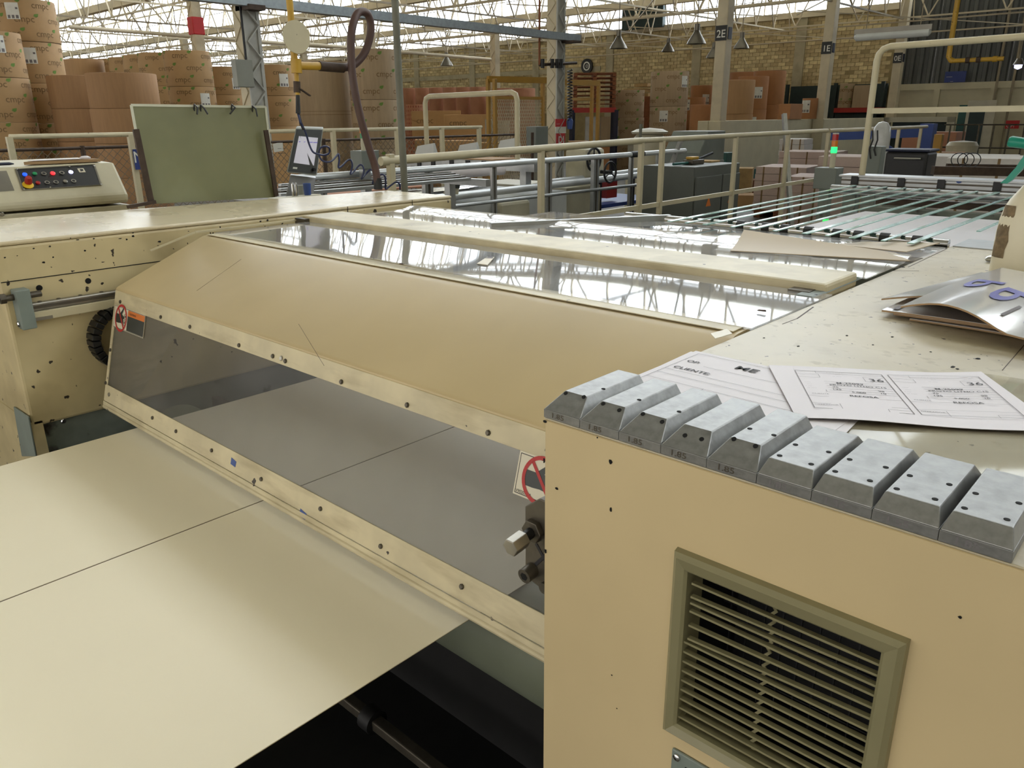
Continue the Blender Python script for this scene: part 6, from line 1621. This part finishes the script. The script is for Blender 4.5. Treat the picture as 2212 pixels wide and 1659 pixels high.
MB().tube([V((g1_.x, g1_.y, zceil(g1_.y))), g1_ + V((0, 0, .05)), g1_ + gd * .03 + V((0, 0, .01)), g1_ + gd * .06], .033, 12).build('drop', 'pipe_yellow', gp2, smooth=True)
g2_ = atD(2160, 131, 10)
MB().tube([g1_ + gd * .05, g1_ + gd * .62], .026, 12).build('run', 'pipe_yellow', gp2, smooth=True)
for s in (.2, .32, .5): MB().tube([g1_ + gd * s, g1_ + gd * (s + .05)], .036, 10).build('union', 'pipe_yellow' if s > .4 else 'rust_steel', gp2)
hl = atD(2200, 140, 10.5)
hlm = empty('hanging_lamp', hl, 'small bright hanging lamp at the right edge', 'lamp')
MB().lathe([(.0, .08), (.03, .08), (.07, .0), (.0, .0)], 14, hl).build('shade', 'lamp_metal', hlm, smooth=True)
MB().lathe([(.0, 0), (.05, 0), (.045, -.04), (.0, -.06)], 12, hl).build('bulb', 'led_white', hlm, smooth=True)
MB().tube([hl + V((0, 0, .08)), V((hl.x, hl.y, zceil(hl.y)))], .006, 5).build('hanger', 'truss_dark', hlm)
for k, (px, py, w, h, m_, s, lb) in enumerate(((2064, 166, .56, .3, 'sign_blue', '-----', 'blue hanging sign before the corrugated wall'), (2187, 269, .34, .22, 'sign_red', 'EXIT', 'small red sign low on the block wall'))):
    q = atY(px, py, WALL_Y - .2)
    e = empty('wall_sign', q, lb, 'sign')
    B((q.x - w / 2, q.y - .03, q.z - h / 2), (q.x + w / 2, q.y, q.z + h / 2)).build('plate', m_, e)
    t = MB(); text_on(t, s if k == 0 else 'OPI', q + V((-w * .42, -.031, -.02 if k == 0 else -.08)), (1, 0, 0), (0, 0, 1), .1 if k == 0 else .13, .002)
    if k == 0: text_on(t, '---', q + V((-w * .2, -.031, -.14)), (1, 0, 0), (0, 0, 1), .08, .002)
    t.build('lettering', 'sign_white', e)
p = atX(1218, 288, -8.3)
es = empty('extinguisher_sign', V((-8.32, 10.2, 1)), 'red and white extinguisher sign on the lattice column', 'sign')
B((-8.388, 10.14, p.z + .1), (-8.375, 10.40, p.z + .22)).build('red_top', 'sign_red', es)
B((-8.388, 10.14, p.z + .0), (-8.375, 10.40, p.z + .1)).build('white_band', 'sign_white', es)
B((-8.388, 10.16, p.z - .2), (-8.375, 10.38, p.z + .0)).build('red_field', 'sign_red', es)
t = MB(); text_on(t, '-----', (-8.374, 10.15, p.z + .13), (0, 1, 0), (0, 0, 1), .055, .002); text_on(t, 'DI', (-8.374, 10.2, p.z - .15), (0, 1, 0), (0, 0, 1), .15, .002, bold=.02); t.build('lettering', 'sign_white', es)
cbx = atX(1182, 300, -8.0)
tag(B((-8.3, cbx.y - .14, cbx.z - .2), (-8.1, cbx.y + .14, cbx.z + .18)).build('fuse_box', 'box_grey', bevel=.006), 'grey fuse box at the foot of the second lattice column', 'box')
tag(B((-8.24, cbx.y - .03, 0), (-8.16, cbx.y + .03, cbx.z - .2)).build('fuse_box_post', 'pipe_grey'), 'post under the grey fuse box', 'post')
ccl = empty('coil_cable', V((-8.2, 10.5, 2)), 'black coiled cable with a blue plug hanging on the lattice column', 'cable')
ca_, cb_ = atX(1231, 150, -8.34), atX(1231, 262, -8.34)
hx = [ca_.lerp(cb_, i / 120) + V((.03 * math.cos(i * .9), .05 * math.sin(i * .9), 0)) for i in range(121)]
MB().tube(hx, .009, 5).build('coil', 'hose_black', ccl, smooth=True)
MB().tube([cb_ + V((0, 0, .05)), cb_, cb_ + V((0, 0, -.12))], [.03, .055, .04], 10).build('plug', 'blue_paint', ccl, smooth=True)
va, vb = atX(1165, 140, -8.36), atX(1245, 136, -8.36)
vv = empty('air_manifold', va, 'dark air valve manifold across the second lattice column', 'valve')
MB().tube([va, vb], .022, 8).build('pipe', 'rust_steel', vv)
for px in (1172, 1193, 1203, 1212): q = atX(px, 138, -8.33); MB().tube([q + V((0, 0, -.06)), q + V((0, 0, .07))], .03, 8).build('valve', 'hose_black', vv)
MB().tube([atX(1165, 140, -8.36), V((-8.36, va.y, 4.4))], .016, 6).build('rust_pipe', 'pallet_wood', vv)
q = atY(1269, 143, WALL_Y - .1)
ck = empty('wall_clock', q, 'small round dark clock face on the brick wall', 'clock')
MB().tube([q, q + V((0, -.06, 0))], .28, 20).build('case', 'sign_black', ck)
a_ = MB(); annulus(a_, q + V((0, -.062, 0)), V((1, 0, 0)), V((0, 0, 1)), .12, .17, 20); annulus(a_, q + V((.02, -.062, 0)), V((1, 0, 0)), V((0, 0, 1)), .04, .06, 14); a_.build('dial_marks', 'sign_white', ck)
